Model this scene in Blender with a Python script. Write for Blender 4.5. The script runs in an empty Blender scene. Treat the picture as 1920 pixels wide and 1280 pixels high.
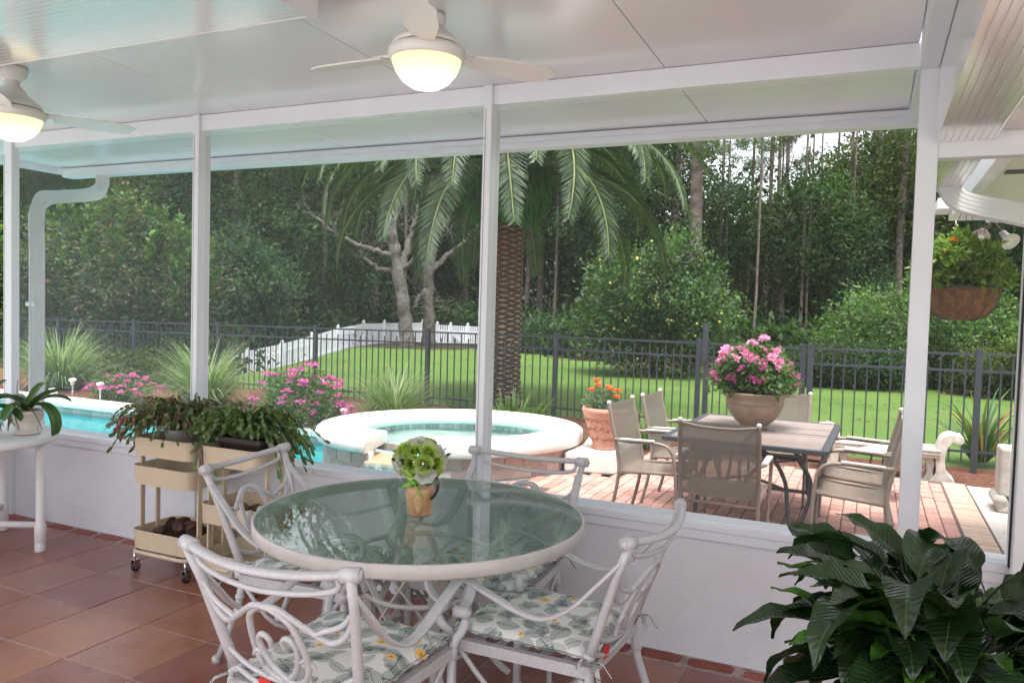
import bpy, bmesh, math, random
import numpy as np
from mathutils import Vector, Matrix
PI = math.pi
scene = bpy.context.scene
COL = scene.collection

# ---------------------------------------------------------------- camera
F_PX, YAW, PITCH, ROLL, CAM_H = 1472.0, 24.584, 2.529, 1.651, 1.6
def cam_basis():
    y, p, r = map(math.radians, (YAW, PITCH, ROLL))
    fwd = np.array([-math.sin(y)*math.cos(p), math.cos(y)*math.cos(p), -math.sin(p)])
    rt = np.array([math.cos(y), math.sin(y), 0.0]); up = np.cross(rt, fwd)
    return np.stack([math.cos(r)*rt + math.sin(r)*up, -math.sin(r)*rt + math.cos(r)*up, fwd])
CB = cam_basis()
cam_data = bpy.data.cameras.new('camera'); cam = bpy.data.objects.new('camera', cam_data); COL.objects.link(cam)
cam_data.sensor_width = 36.0; cam_data.lens = 36.0*F_PX/1920.0
cam_data.clip_start = 0.05; cam_data.clip_end = 2000
m = Matrix.Identity(4)
for i in range(3):
    m[i][0], m[i][1], m[i][2] = CB[0][i], CB[1][i], -CB[2][i]
m[2][3] = CAM_H
cam.matrix_world = m
scene.camera = cam
scene.render.resolution_x, scene.render.resolution_y = 1024, 682

# measuring helpers: a photo pixel (1920 x 1280) to a point in the place, at a depth / on a level / on a wall plane
def ray(px, py): return np.array([(px-960)/F_PX, -(py-640)/F_PX, 1.0]) @ CB
def at(px, py, d): return Vector(np.array([0, 0, CAM_H]) + d*ray(px, py))
def onZ(px, py, z): r = ray(px, py); return at(px, py, (z-CAM_H)/r[2])
def onY(px, py, Y): r = ray(px, py); return at(px, py, Y/r[1])

# ---------------------------------------------------------------- world, sun, exposure
SUN_EL, SUN_AZ = 74.0, 155.0      # azimuth from +Y towards +X
world = bpy.data.worlds.new('World'); scene.world = world; world.use_nodes = True
wt = world.node_tree; bg = wt.nodes['Background']
sky = wt.nodes.new('ShaderNodeTexSky'); sky.sky_type = 'NISHITA'; sky.sun_disc = False
sky.sun_elevation = math.radians(SUN_EL); sky.sun_rotation = math.radians(SUN_AZ)
sky.air_density = 1.0; sky.dust_density = 4.0; sky.ozone_density = 1.0
hs = wt.nodes.new('ShaderNodeHueSaturation'); hs.inputs['Saturation'].default_value = 0.22   # overcast: nearly white
wt.links.new(sky.outputs[0], hs.inputs['Color']); wt.links.new(hs.outputs[0], bg.inputs['Color'])
bg.inputs['Strength'].default_value = 0.15
sl = bpy.data.lights.new('sun', 'SUN'); sl.energy = 1.5; sl.angle = math.radians(24); sl.color = (1.0, 0.96, 0.9)
so = bpy.data.objects.new('sun', sl); COL.objects.link(so)
e, a = math.radians(SUN_EL), math.radians(SUN_AZ)
so.rotation_euler = Vector((math.sin(a)*math.cos(e), math.cos(a)*math.cos(e), math.sin(e))).to_track_quat('Z', 'Y').to_euler()
scene.view_settings.view_transform = 'Standard'; scene.view_settings.look = 'None'
scene.view_settings.gamma = 1.0; scene.view_settings.use_curve_mapping = False
scene.view_settings.exposure = 1.85
scene.cycles.max_bounces = 8; scene.cycles.transparent_max_bounces = 16
scene.cycles.diffuse_bounces = 4; scene.cycles.glossy_bounces = 4; scene.cycles.transmission_bounces = 6
scene.cycles.use_denoising = True
scene.cycles.caustics_reflective = False; scene.cycles.caustics_refractive = False

# ---------------------------------------------------------------- objects and names
def tag(o, label=None, cat=None, group=None, kind=None):
    if label: o['label'] = label
    if cat: o['category'] = cat
    if group: o['group'] = group
    if kind: o['kind'] = kind
    return o
def thing(name, label, cat, loc=(0, 0, 0), rz=0.0, group=None):
    o = bpy.data.objects.new(name, None); COL.objects.link(o)
    o.empty_display_size = 0.05
    o.location = loc; o.rotation_euler = (0, 0, rz)
    return tag(o, label, cat, group)
def link(name, me, parent=None, M=None):
    o = bpy.data.objects.new(name, me); COL.objects.link(o)
    if parent is not None: o.parent = parent
    if M is not None: o.matrix_basis = M
    return o
def inv_of(p):
    """world -> local of a parent chain built here (locations and z rotations only)"""
    M = Matrix.Identity(4)
    while p is not None:
        M = (Matrix.Translation(p.location) @ p.rotation_euler.to_matrix().to_4x4()) @ M
        p = p.parent
    return M.inverted()
def copy_tree(o, parent=None, loc=None, rz=None, label=None):
    c = o.copy(); COL.objects.link(c); c.parent = parent
    if loc is not None: c.location = loc
    if rz is not None: c.rotation_euler = (0, 0, rz)
    if label: c['label'] = label
    for ch in [k for k in bpy.data.objects if k.parent is o]: copy_tree(ch, c)
    return c
def npmesh(name, V, F, mat, smooth=False):
    V = np.asarray(V, np.float32); F = np.asarray(F, np.int32); k = F.shape[1]
    me = bpy.data.meshes.new(name)
    me.vertices.add(len(V)); me.vertices.foreach_set('co', V.ravel())
    me.loops.add(F.size); me.loops.foreach_set('vertex_index', F.ravel())
    me.polygons.add(len(F)); me.polygons.foreach_set('loop_start', np.arange(len(F), dtype=np.int32)*k)
    try: me.polygons.foreach_set('loop_total', np.full(len(F), k, np.int32))
    except Exception: pass
    if smooth: me.polygons.foreach_set('use_smooth', np.ones(len(F), bool))
    me.materials.append(mat); me.update(calc_edges=True); me.validate()
    return me

def spline(P, n=8, closed=False):
    """Catmull-Rom through points of any dimension"""
    P = [np.array(p, float) for p in P]; out = []; N = len(P)
    for i in range(N if closed else N-1):
        if closed: p0, p1, p2, p3 = P[i-1], P[i], P[(i+1) % N], P[(i+2) % N]
        else: p0, p1, p2, p3 = P[max(i-1, 0)], P[i], P[i+1], P[min(i+2, N-1)]
        for k in range(n):
            t = k/n
            out.append(0.5*((2*p1) + (-p0+p2)*t + (2*p0-5*p1+4*p2-p3)*t*t + (-p0+3*p1-3*p2+p3)*t**3))
    if not closed: out.append(P[-1])
    return out

class MB:
    """collects shapes; build() links them as ONE mesh object"""
    def __init__(s): s.v, s.f, s.sm = [], [], []
    def add(s, V, F, smooth=False):
        b = len(s.v); s.v += [tuple(map(float, p)) for p in V]
        s.f += [[i+b for i in f] for f in F]; s.sm += [smooth]*len(F)
        return s
    def box(s, x0, x1, y0, y1, z0, z1):
        V = [(x, y, z) for z in (z0, z1) for (x, y) in ((x0, y0), (x1, y0), (x1, y1), (x0, y1))]
        return s.add(V, [(3, 2, 1, 0), (4, 5, 6, 7), (0, 1, 5, 4), (1, 2, 6, 5), (2, 3, 7, 6), (3, 0, 4, 7)])
    def hexa(s, V):
        """8 corners: bottom ring, top ring"""
        return s.add(V, [(3, 2, 1, 0), (4, 5, 6, 7), (0, 1, 5, 4), (1, 2, 6, 5), (2, 3, 7, 6), (3, 0, 4, 7)])
    def bar(s, a, b, w, h, up=(0, 0, 1)):
        return s.tube([a, b], 1, sec=[(-w/2, -h/2), (w/2, -h/2), (w/2, h/2), (-w/2, h/2)], up=up, smooth=False)
    def tube(s, P, r, n=8, sec=None, up=None, caps=True, smooth=True, closed=False):
        P = [np.array(p, float) for p in P]; N = len(P)
        if sec is None: sec = [(math.cos(2*PI*i/n), math.sin(2*PI*i/n)) for i in range(n)]
        n = len(sec); R = r if hasattr(r, '__len__') else [r]*N
        T = []
        for i in range(N):
            if closed: t = P[(i+1) % N]-P[i-1]
            else: t = P[min(i+1, N-1)]-P[max(i-1, 0)]
            l = np.linalg.norm(t); T.append(t/l if l > 1e-9 else (T[-1] if T else np.array([0, 0, 1.])))
        if up is None:
            u = np.array([0, 0, 1.]) if abs(T[0][2]) < .9 else np.array([1., 0, 0])
        else: u = np.array(up, float)
        V = []
        for i in range(N):
            if up is not None: u = np.array(up, float)
            x = np.cross(T[i], u); lx = np.linalg.norm(x)
            if lx < 1e-6: x = np.cross(T[i], [0.3, 1, .2]); lx = np.linalg.norm(x)
            x /= lx; w = np.cross(x, T[i])
            if up is None: u = w
            for a, b in sec: V.append(P[i] + (x*a + w*b)*R[i])
        Fs = []
        M = N if closed else N-1
        for i in range(M):
            j = (i+1) % N
            for k in range(n):
                l = (k+1) % n
                Fs.append((i*n+k, i*n+l, j*n+l, j*n+k))
        if caps and not closed:
            Fs.append(tuple(range(n-1, -1, -1))); Fs.append(tuple((N-1)*n+k for k in range(n)))
        return s.add(V, Fs, smooth)
    def lathe(s, prof, n=24, c=(0, 0, 0), smooth=True, a0=0, a1=2*PI, cap=True):
        full = abs(a1-a0-2*PI) < 1e-6; cols = n if full else n+1
        V = []
        for r, z in prof:
            for k in range(cols):
                t = a0+(a1-a0)*k/n
                V.append((c[0]+r*math.cos(t), c[1]+r*math.sin(t), c[2]+z))
        Fs = []
        for i in range(len(prof)-1):
            for k in range(n):
                l = (k+1) % cols
                Fs.append((i*cols+k, i*cols+l, (i+1)*cols+l, (i+1)*cols+k))
        if cap and full:
            if prof[0][0] > 1e-5: Fs.append(tuple(range(cols-1, -1, -1)))
            if prof[-1][0] > 1e-5: Fs.append(tuple((len(prof)-1)*cols+k for k in range(cols)))
        return s.add(V, Fs, smooth)
    def prism(s, poly, z0, z1, smooth=False):
        n = len(poly)
        V = [(p[0], p[1], z0) for p in poly] + [(p[0], p[1], z1) for p in poly]
        return s.add(V, [tuple(range(n-1, -1, -1)), tuple(range(n, 2*n))] + [(i, (i+1) % n, n+(i+1) % n, n+i) for i in range(n)], smooth)
    def sphere(s, c, r, n=10, m=6, sq=(1, 1, 1)):
        V = [(c[0], c[1], c[2]-r*sq[2])]
        for i in range(1, m):
            t = -PI/2+PI*i/m
            for k in range(n):
                V.append((c[0]+sq[0]*r*math.cos(t)*math.cos(2*PI*k/n), c[1]+sq[1]*r*math.cos(t)*math.sin(2*PI*k/n), c[2]+sq[2]*r*math.sin(t)))
        V.append((c[0], c[1], c[2]+r*sq[2])); L = len(V)-1
        Fs = [(0, 1+(k+1) % n, 1+k) for k in range(n)]
        for i in range(m-2):
            for k in range(n): Fs.append((1+i*n+k, 1+i*n+(k+1) % n, 1+(i+1)*n+(k+1) % n, 1+(i+1)*n+k))
        Fs += [(L, 1+(m-2)*n+k, 1+(m-2)*n+(k+1) % n) for k in range(n)]
        return s.add(V, Fs, True)
    def grid(s, fn, nu, nv, smooth=True, closed_u=False):
        """fn(u, v), u and v in 0..1"""
        cu = nu if closed_u else nu+1
        V = [fn(i/nu, j/nv) for j in range(nv+1) for i in range(cu)]
        Fs = [(j*cu+i, j*cu+(i+1) % cu, (j+1)*cu+(i+1) % cu, (j+1)*cu+i) for j in range(nv) for i in range(nu)]
        return s.add(V, Fs, smooth)
    def xform(s, M, start=0):
        for i in range(start, len(s.v)): s.v[i] = tuple(M @ Vector(s.v[i]))
        return s
    def mesh(s, name, mat):
        me = bpy.data.meshes.new(name); me.from_pydata(s.v, [], s.f)
        me.polygons.foreach_set('use_smooth', s.sm); me.materials.append(mat); me.update()
        return me
    def build(s, name, mat, parent=None, world=False, bevel=0, seg=2):
        if world and parent is not None: s.xform(inv_of(parent))
        me = s.mesh(name, mat)
        if bevel:
            bm = bmesh.new(); bm.from_mesh(me)
            bmesh.ops.bevel(bm, geom=[e for e in bm.edges if len(e.link_faces) == 2 and e.calc_face_angle(0) > .5], offset=bevel, segments=seg, affect='EDGES', profile=.5)
            bm.to_mesh(me); bm.free()
        return link(name, me, parent)

# ---------------------------------------------------------------- materials
class S:
    """a node socket with arithmetic"""
    def __init__(s, nt, sock): s.nt, s.s = nt, sock
    def _m(s, op, *o):
        n = s.nt.nodes.new('ShaderNodeMath'); n.operation = op
        for i, x in enumerate((s,)+o):
            if isinstance(x, S): s.nt.links.new(x.s, n.inputs[i])
            else: n.inputs[i].default_value = float(x)
        return S(s.nt, n.outputs[0])
    def __add__(s, o): return s._m('ADD', o)
    def __sub__(s, o): return s._m('SUBTRACT', o)
    def __mul__(s, o): return s._m('MULTIPLY', o)
    def __truediv__(s, o): return s._m('DIVIDE', o)
    def lt(s, o): return s._m('LESS_THAN', o)
    def gt(s, o): return s._m('GREATER_THAN', o)
    def abs(s): return s._m('ABSOLUTE')
    def fract(s): return s._m('FRACT')
    def sin(s): return s._m('SINE')
    def pw(s, o): return s._m('POWER', o)
    def mx(s, o): return s._m('MAXIMUM', o)
    def mn(s, o): return s._m('MINIMUM', o)
    def step(s, a, b):
        n = s.nt.nodes.new('ShaderNodeMapRange'); n.interpolation_type = 'SMOOTHSTEP'
        s.nt.links.new(s.s, n.inputs[0]); n.inputs[1].default_value = a; n.inputs[2].default_value = b
        return S(s.nt, n.outputs[0])
class NT:
    def __init__(s, name):
        s.mat = bpy.data.materials.new(name); s.mat.use_nodes = True
        s.nt = s.mat.node_tree; s.nt.nodes.clear()
        s.out = s.n('ShaderNodeOutputMaterial')
    def n(s, t, **kw):
        x = s.nt.nodes.new(t)
        for k, v in kw.items():
            if hasattr(x, k): setattr(x, k, v)
        return x
    def l(s, a, b):
        s.nt.links.new(a.s if isinstance(a, S) else a, b)
    def coord(s, kind='Object'): return s.n('ShaderNodeTexCoord').outputs[kind]
    def noise(s, scale, detail=3, rough=.55, vec=None, out=0):
        x = s.n('ShaderNodeTexNoise'); x.inputs['Scale'].default_value = scale
        x.inputs['Detail'].default_value = detail; x.inputs['Roughness'].default_value = rough
        s.l(vec if vec is not None else s.coord(), x.inputs['Vector'])
        return S(s.nt, x.outputs[out])
    def rand(s): return S(s.nt, s.n('ShaderNodeObjectInfo').outputs['Random'])
    def island(s): return S(s.nt, s.n('ShaderNodeNewGeometry').outputs['Random Per Island'])
    def ramp(s, fac, cols):
        x = s.n('ShaderNodeValToRGB'); s.l(fac, x.inputs[0]); el = x.color_ramp.elements
        while len(el) < len(cols): el.new(.5)
        for i, c in enumerate(cols):
            if len(c) == 2: p, c = c
            else: p = i/(len(cols)-1)
            el[i].position = p; el[i].color = (*c, 1)
        return x.outputs[0]
    def mix(s, fac, a, b, mode='MIX'):
        x = s.n('ShaderNodeMix'); x.data_type = 'RGBA'; x.blend_type = mode
        for i, val in ((0, fac), (6, a), (7, b)):
            if isinstance(val, (int, float)): x.inputs[i].default_value = val
            elif isinstance(val, tuple): x.inputs[i].default_value = (*val, 1)
            else: s.l(val, x.inputs[i])
        return x.outputs[2]
    def vmath(s, op, a, b=None):
        x = s.n('ShaderNodeVectorMath'); x.operation = op
        s.l(a, x.inputs[0])
        if b is not None:
            if isinstance(b, tuple): x.inputs[1].default_value = b
            else: s.l(b, x.inputs[1])
        return x.outputs[0]
    def sep(s, v):
        x = s.n('ShaderNodeSeparateXYZ'); s.l(v, x.inputs[0])
        return [S(s.nt, o) for o in x.outputs]
    def bump(s, h, strength=.3, dist=.01):
        x = s.n('ShaderNodeBump'); x.inputs['Strength'].default_value = strength; x.inputs['Distance'].default_value = dist
        s.l(h, x.inputs['Height']); return x.outputs[0]
    def bsdf(s, col, rough=.5, metal=0, spec=.5, normal=None, **kw):
        p = s.n('ShaderNodeBsdfPrincipled')
        for k, v in (('Base Color', col), ('Roughness', rough), ('Metallic', metal), ('Specular IOR Level', spec)):
            if isinstance(v, tuple): p.inputs[k].default_value = (*v, 1)
            elif isinstance(v, (int, float)): p.inputs[k].default_value = v
            else: s.l(v, p.inputs[k])
        for k, v in kw.items():
            k = k.replace('_', ' ')
            if isinstance(v, tuple): p.inputs[k].default_value = (*v, 1)
            else: p.inputs[k].default_value = v
        if normal is not None: s.l(normal, p.inputs['Normal'])
        return p.outputs[0]
    def shmix(s, fac, a, b):
        x = s.n('ShaderNodeMixShader')
        if isinstance(fac, (int, float)): x.inputs[0].default_value = fac
        else: s.l(fac, x.inputs[0])
        s.l(a, x.inputs[1]); s.l(b, x.inputs[2]); return x.outputs[0]
    def done(s, sh): s.l(sh, s.out.inputs['Surface']); return s.mat
def plain(name, c1, c2=None, rough=.5, scale=6, bump=0, bscale=60, bdist=.004, metal=0, spec=.5, rnd=0, dirt=None, **kw):
    """noise-varied paint, stone, plaster... rnd: brightness spread from object to object"""
    t = NT(name); c2 = c2 or tuple(x*.82 for x in c1)
    col = t.mix(t.noise(scale, 4).step(.3, .7), c1, c2)
    if dirt: col = t.mix((t.noise(scale*2.3, 6, .7).step(.52, .75))*dirt[1], col, dirt[0])
    if rnd:
        g = t.n('ShaderNodeHueSaturation'); t.l(col, g.inputs['Color']); t.l(t.rand()*(2*rnd)+(1-rnd), g.inputs['Value']); col = g.outputs[0]
    nrm = t.bump(t.noise(bscale, 4), bump, bdist) if bump else None
    return t.done(t.bsdf(col, rough, metal, spec, nrm, **kw))
def leafy(name, cols, trans=.35, rough=.5, spec=.35, tcol=None, patch=0):
    t = NT(name)
    col = t.ramp(t.island(), cols)
    if patch:
        g = t.n('ShaderNodeHueSaturation'); t.l(col, g.inputs['Color']); v = t.n('ShaderNodeNewGeometry').outputs['Position']
        t.l(t.noise(patch, 3, .6, v).step(.3, .72)*1.3+.65, g.inputs['Value']); t.l(t.noise(patch*.7, 2, .5, v)*.07+.465, g.inputs['Hue']); t.l(t.noise(patch*1.3, 2, .5, v)*.7+.6, g.inputs['Saturation']); col = g.outputs[0]
    d = t.bsdf(col, rough, 0, spec)
    tr = t.n('ShaderNodeBsdfTranslucent'); 
    t.l(t.mix(1.0, col, tcol or (1.5, 1.9, .7), 'MULTIPLY'), tr.inputs[0])
    return t.done(t.shmix(trans, d, tr.outputs[0]))

# ================================================================ PORCH STRUCTURE
rnd = random.Random(7); nrg = np.random.default_rng(7)
WHITE = plain('white_aluminium', (.74, .76, .82), (.70, .72, .78), rough=.28, scale=3, spec=.6)
WHITE2 = plain('white_vinyl', (.78, .78, .80), (.72, .72, .75), rough=.4, scale=3)
STUCCO = plain('white_stucco', (.77, .77, .84), (.71, .71, .77), rough=.8, scale=2.2, bump=.55, bscale=75, bdist=.006, dirt=((.60, .58, .58), .35))
def ceiling_mat():
    t = NT('embossed_ceiling_skin')
    n = t.noise(230, 2, .6); col = t.mix(t.noise(1.2, 3).step(.3, .7), (.73, .72, .77), (.68, .67, .715))
    return t.done(t.bsdf(col, .26, 0, .6, t.bump(n, .22, .002), Coat_Weight=.4, Coat_Roughness=.11, Coat_IOR=1.42))
CEIL = ceiling_mat()
GLOSSW = plain('glossy_white_gutter_paint', (.70, .68, .705), (.66, .64, .66), rough=.2, scale=2, spec=.9, Coat_Weight=1.0, Coat_Roughness=.12, Coat_IOR=1.75)

# floor: grout bed, 16 inch tiles, and a course of brick along the wall, each piece its own mesh
GROUT = plain('grey_grout', (.44, .36, .33), (.24, .19, .18), rough=.9, scale=20, bump=.3)
def tile_mat():
    t = NT('slate_look_floor_tile')
    v = t.vmath('ADD', t.coord(), t.vmath('SCALE', t.n('ShaderNodeObjectInfo').outputs['Location'], None)) if False else t.n('ShaderNodeNewGeometry').outputs['Position']
    n1 = t.noise(2.6, 5, .62, v); n2 = t.noise(9, 6, .7, v)
    c = t.ramp(n1*.65+n2*.35, [(.28, (.15, .050, .040)), (.42, (.25, .082, .056)), (.52, (.29, .118, .088)), (.64, (.34, .125, .080)), (.78, (.42, .22, .155))])
    c = t.mix(t.noise(1.1, 2, .5, v).step(.45, .7)*.35, c, (.28, .185, .185))
    g = t.n('ShaderNodeHueSaturation'); t.l(c, g.inputs['Color']); t.l(t.rand()*.36+.80, g.inputs['Value']); t.l(t.rand()*.02+.49, g.inputs['Hue'])
    return t.done(t.bsdf(g.outputs[0], .32, 0, .55, t.bump(n2*.6+t.noise(40, 4, .6, v)*.4, .35, .006)))
TILE = tile_mat()
BRICKR = plain('red_border_brick', (.40, .10, .06), (.26, .07, .05), rough=.75, scale=18, bump=.6, bscale=50, rnd=.28, dirt=((.45, .36, .32), .5))
WALL_Y = 3.635; PX0, PX1, PY0 = -5.62, 2.6, -0.55
floor = tag(MB().box(PX0, PX1, PY0, 3.75, -.16, -.0035).build('floor', GROUT), kind='structure')
T = .41
tm = MB().box(-T/2+.004, T/2-.004, -T/2+.004, T/2-.004, -.012, 0)
t0 = tm.build('tile', TILE, floor, bevel=.0025, seg=1)
first = True
for i in range(-6, 16):
    for j in range(0, 13):
        x, y = -3.775+T*i, 3.51-T*(j+.5)
        if x < PX0-.15 or x > PX1 or y < PY0: continue
        o = t0 if first else t0.copy()
        if not first: COL.objects.link(o)
        o.location = (x, y, rnd.uniform(-.0012, .0006)); o.rotation_euler = (0, 0, rnd.choice((0, PI/2, PI, -PI/2)))
        first = False
bms = []
for k in range(4):
    b = MB(); n = 14; L, W = .105, .043
    P = [(L*abs(math.cos(t))**.35*(1 if math.cos(t) > 0 else -1)*rnd.uniform(.93, 1.0), W*abs(math.sin(t))**.45*(1 if math.sin(t) > 0 else -1)*rnd.uniform(.9, 1.0)) for t in [2*PI*(q+.5)/n for q in range(n)]]
    b.prism(P, -.02, .001); bms.append(b.mesh('brick', BRICKR))
x = PX0+.13; k = 0
while x < PX1:
    o = link('brick', bms[k % 4], floor); o.location = (x, 3.572+rnd.uniform(-.004, .004), rnd.uniform(-.002, .002)); o.rotation_euler = (0, 0, rnd.uniform(-.03, .03)+(PI if k % 3 else 0))
    x += .247+rnd.uniform(-.012, .012); k += 1

# low stuccoed walls with the aluminium screen frame that stands on them
def wz(Y): return 2.72-.0186*(Y-3.635)
wall = thing('screen_wall', 'low white stucco wall with white posts and insect screens between porch and pool', 'porch wall', (-2.7, WALL_Y, 0))
MB().box(PX0-.1, PX1, WALL_Y, 3.77, -.02, .598).build('knee_wall', STUCCO, wall, True, .004)
sb = MB().box(PX0-.1, PX1, 3.615, 3.79, .6, .634).box(PX0-.1, PX1, 3.622, 3.634, .555, .598)
sb.build('sill', WHITE, wall, True, .003)
MB().box(PX0-.05, .134, 3.62, 3.672, 2.622, wz(3.6)-.002).build('header_beam', WHITE, wall, True, .003)
for x0, x1, y1, top in ((-5.665, -5.575, 3.66, 2.70), (-3.843, -3.794, 3.70, 2.72), (-1.843, -1.797, 3.71, 2.72), (.136, .208, 3.70, 2.72)):
    p = MB().box(x0, x1, 3.60, y1, 0, top)
    p.build('post', WHITE, wall, True, .004)
    q = MB().box(x0+.012, x0+.016, 3.5985, 3.5998, .64, top-.12)
    for z in (.95, 1.5, 2.05, 2.45): q.lathe([(.004, 0), (.003, .003)], 8); q.xform(Matrix.Translation(((x0+x1)/2-.012, 3.599, z)) @ Matrix.Rotation(PI/2, 4, 'X'), len(q.v)-16)
    q.build('screen_spline', plain('seam_grey', (.35, .35, .37)) if 'seam_grey' not in bpy.data.materials else bpy.data.materials['seam_grey'], wall, True)
MB().box(.135, .21, 3.59, 3.6, .635, 2.7).box(.205, .2085, 3.588, 3.59, .635, 2.7).build('post_trim', WHITE, wall, True)
MB().box(.535, .66, 3.56, 3.72, 0, 2.245).build('door_post', WHITE2, wall, True, .006)
MB().box(.529, .5345, 3.60, 3.622, .63, 2.245).build('door_seal', plain('black_rubber', (.02, .02, .025), rough=.6), wall, True)
MB().box(.209, 2.6, 3.60, 3.68, 2.245, 2.342).build('door_header', WHITE, wall, True, .003)
def screen_mat():
    t = NT('insect_screen')
    lw = t.n('ShaderNodeLayerWeight'); lw.inputs['Blend'].default_value = .5
    d = t.n('ShaderNodeBsdfDiffuse'); d.inputs[0].default_value = (.30, .31, .33, 1)
    tl = t.n('ShaderNodeBsdfTranslucent'); tl.inputs[0].default_value = (.30, .31, .33, 1)
    tr = t.n('ShaderNodeBsdfTransparent')
    fac = S(t.nt, lw.outputs['Facing'])*.24+.045
    return t.done(t.shmix(fac, tr.outputs[0], t.shmix(.5, d.outputs[0], tl.outputs[0])))
SCREEN = screen_mat()
for x0, x1 in ((-5.57, -3.846), (-3.79, -1.846), (-1.794, .132), (.212, .522)):
    MB().box(x0, x1, 3.652, 3.6525, .64, 2.6).build('insect_screen', SCREEN, wall, True)
side = thing('side_wall', 'low white stucco wall closing the far left end of the porch', 'porch wall', (PX0, 1.4, 0))
MB().box(PX0-.1, PX0, PY0, 3.59, -.02, .598).build('knee_wall', STUCCO, side, True)
MB().box(PX0-.12, PX0+.02, PY0, 3.58, .6, .634).build('sill', WHITE, side, True)
for y in (1.6, -.7): MB().box(PX0-.1, PX0-.02, y, y+.05, .634, 2.72).build('post', WHITE, side, True)

# ceiling of insulated roof panels with open joints, gutter at the eave
ceil = tag(bpy.data.objects.new('ceiling', None), kind='structure'); COL.objects.link(ceil)
EAVE = 4.68
xs = [-6.55, -5.93, -4.68, -3.43, -2.165, -.922, .128]
for a, b in zip(xs[:-1], xs[1:]):
    V = [(x, y, wz(y)+dz) for dz in (0, .09) for x, y in ((a+.002, PY0), (b-.002, PY0), (b-.002, EAVE), (a+.002, EAVE))]
    MB().hexa(V).build('roof_panel', CEIL, ceil, bevel=.002, seg=1)
MB().box(.1295, .2, PY0, 3.595, 2.60, 2.80).box(.1295, .2, 3.712, EAVE, 2.64, 2.80).build('edge_trim', WHITE, ceil, bevel=.004)
eg = thing('eave_gutter', 'long white eave gutter along the outer edge of the porch roof', 'gutter', (-3, EAVE+.05, 2.6))
gz = wz(EAVE)
MB().box(-6.56, .2, EAVE+.004, EAVE+.12, gz-.075, gz+.03).build('trough', WHITE, eg, True, .006)
MB().box(-6.57, .2, EAVE-.03, EAVE+.003, gz-.038, gz-.006).build('fascia_strip', WHITE, eg, True, .003)
MB().box(-6.60, -6.56, 3.7, EAVE+.1, gz-.05, gz+.1).build('end_fascia', WHITE, eg, True, .004)
def ribbed(mb, x0, x1, y0, y1, z, along='y', pitch=.026, d=.005):
    """underside with rounded ribs running along one axis"""
    w = (x1-x0) if along == 'y' else (y1-y0); n = int(w/pitch)
    prof = []
    for i in range(n):
        for s_, dz in ((0, 0), (.70, 0), (.76, d), (.94, d)): prof.append(((i+s_)*w/n, dz))
    prof.append((w, 0))
    V = []
    for s_, dz in prof:
        if along == 'y': V += [(x0+s_, y0, z+dz), (x0+s_, y1, z+dz)]
        else: V += [(x0, y0+s_, z+dz), (x1, y0+s_, z+dz)]
    F = [(2*i, 2*i+1, 2*i+3, 2*i+2) if along == 'y' else (2*i, 2*i+2, 2*i+3, 2*i+1) for i in range(len(prof)-1)]
    return mb.add(V, F)
g1 = thing('roof_gutter', 'wide ribbed glossy white roof gutter crossing the ceiling above the left fan', 'gutter', (-3.7, 2.0, 2.62))
mb = MB(); ribbed(mb, -5.6, -1.86, 1.2, 2.29, 2.62, 'x', .03, .0010); mb.build('ribbed_underside', GLOSSW, g1, True)
MB().box(-5.6, -1.86, 2.2905, 2.296, 2.618, 2.744).box(-1.8595, -1.852, 1.2, 2.296, 2.60, 2.748).build('gutter_side', GLOSSW, g1, True)
g2 = thing('roof_gutter', 'wide ribbed glossy white gutter running overhead beside the right post', 'gutter', (.3, 2, 2.3))
mb = MB(); ribbed(mb, .203, .40, PY0, 4.95, 2.305, 'y', .022, .004); mb.build('ribbed_underside', GLOSSW, g2, True)
MB().box(.2005, .2025, PY0, 4.95, 2.302, 2.70).box(.4005, .404, PY0, 3.598, 2.302, 2.344).box(.4005, .404, 3.682, 4.95, 2.302, 2.46).box(.203, .40, 4.951, 4.955, 2.302, 2.5).build('gutter_side', GLOSSW, g2, True)
MB().box(.406, 2.6, PY0, 3.597, 2.345, 2.39).box(.209, 2.6, 3.60, 3.68, 2.3425, 2.75).build('porch_soffit', plain('cream_soffit', (.74, .69, .66), (.70, .65, .62), rough=.35), ceil)

# downspouts
DSW = plain('downspout_paint', (.68, .68, .69), (.62, .62, .63), rough=.42, scale=4)
def downspout(name, label, P, w, h, up, loc):
    t = thing(name, label, 'downspout', loc)
    sec = []
    ns = 5
    for (ax, ay), (bx, by) in (((-w/2, -h/2), (w/2, -h/2)), ((w/2, -h/2), (w/2, h/2)), ((w/2, h/2), (-w/2, h/2)), ((-w/2, h/2), (-w/2, -h/2))):
        nx, ny = (by-ay), -(bx-ax); l = math.hypot(nx, ny); nx, ny = nx/l*.002, ny/l*.002
        for q in range(ns):
            f = q/ns
            sec += [(ax+(bx-ax)*f, ay+(by-ay)*f), (ax+(bx-ax)*(f+.12/1), ay+(by-ay)*(f+.12)), (ax+(bx-ax)*(f+.15)-nx, ay+(by-ay)*(f+.15)-ny)]
    MB().tube(P, 1, sec=sec, up=up, smooth=False).build('pipe', DSW, t, True)
    return t
P = spline([(-6.12, 4.74, gz-.06), (-6.12, 4.74, gz-.16), (-6.05, 4.6, gz-.25), (-5.88, 4.22, gz-.33), (-5.77, 3.98, gz-.38), (-5.74, 3.90, gz-.5), (-5.74, 3.90, gz-.75)], 5)+[(-5.74, 3.90, -.1)]
t = downspout('downspout', 'white downspout bending from the eave and running down beside the far left post', P, .075, .10, (-.5, -.86, .12), (-5.74, 3.9, 0))
MB().box(-5.79, -5.69, 3.845, 3.853, 1.5, 1.53).build('strap', WHITE, t, True)
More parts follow.
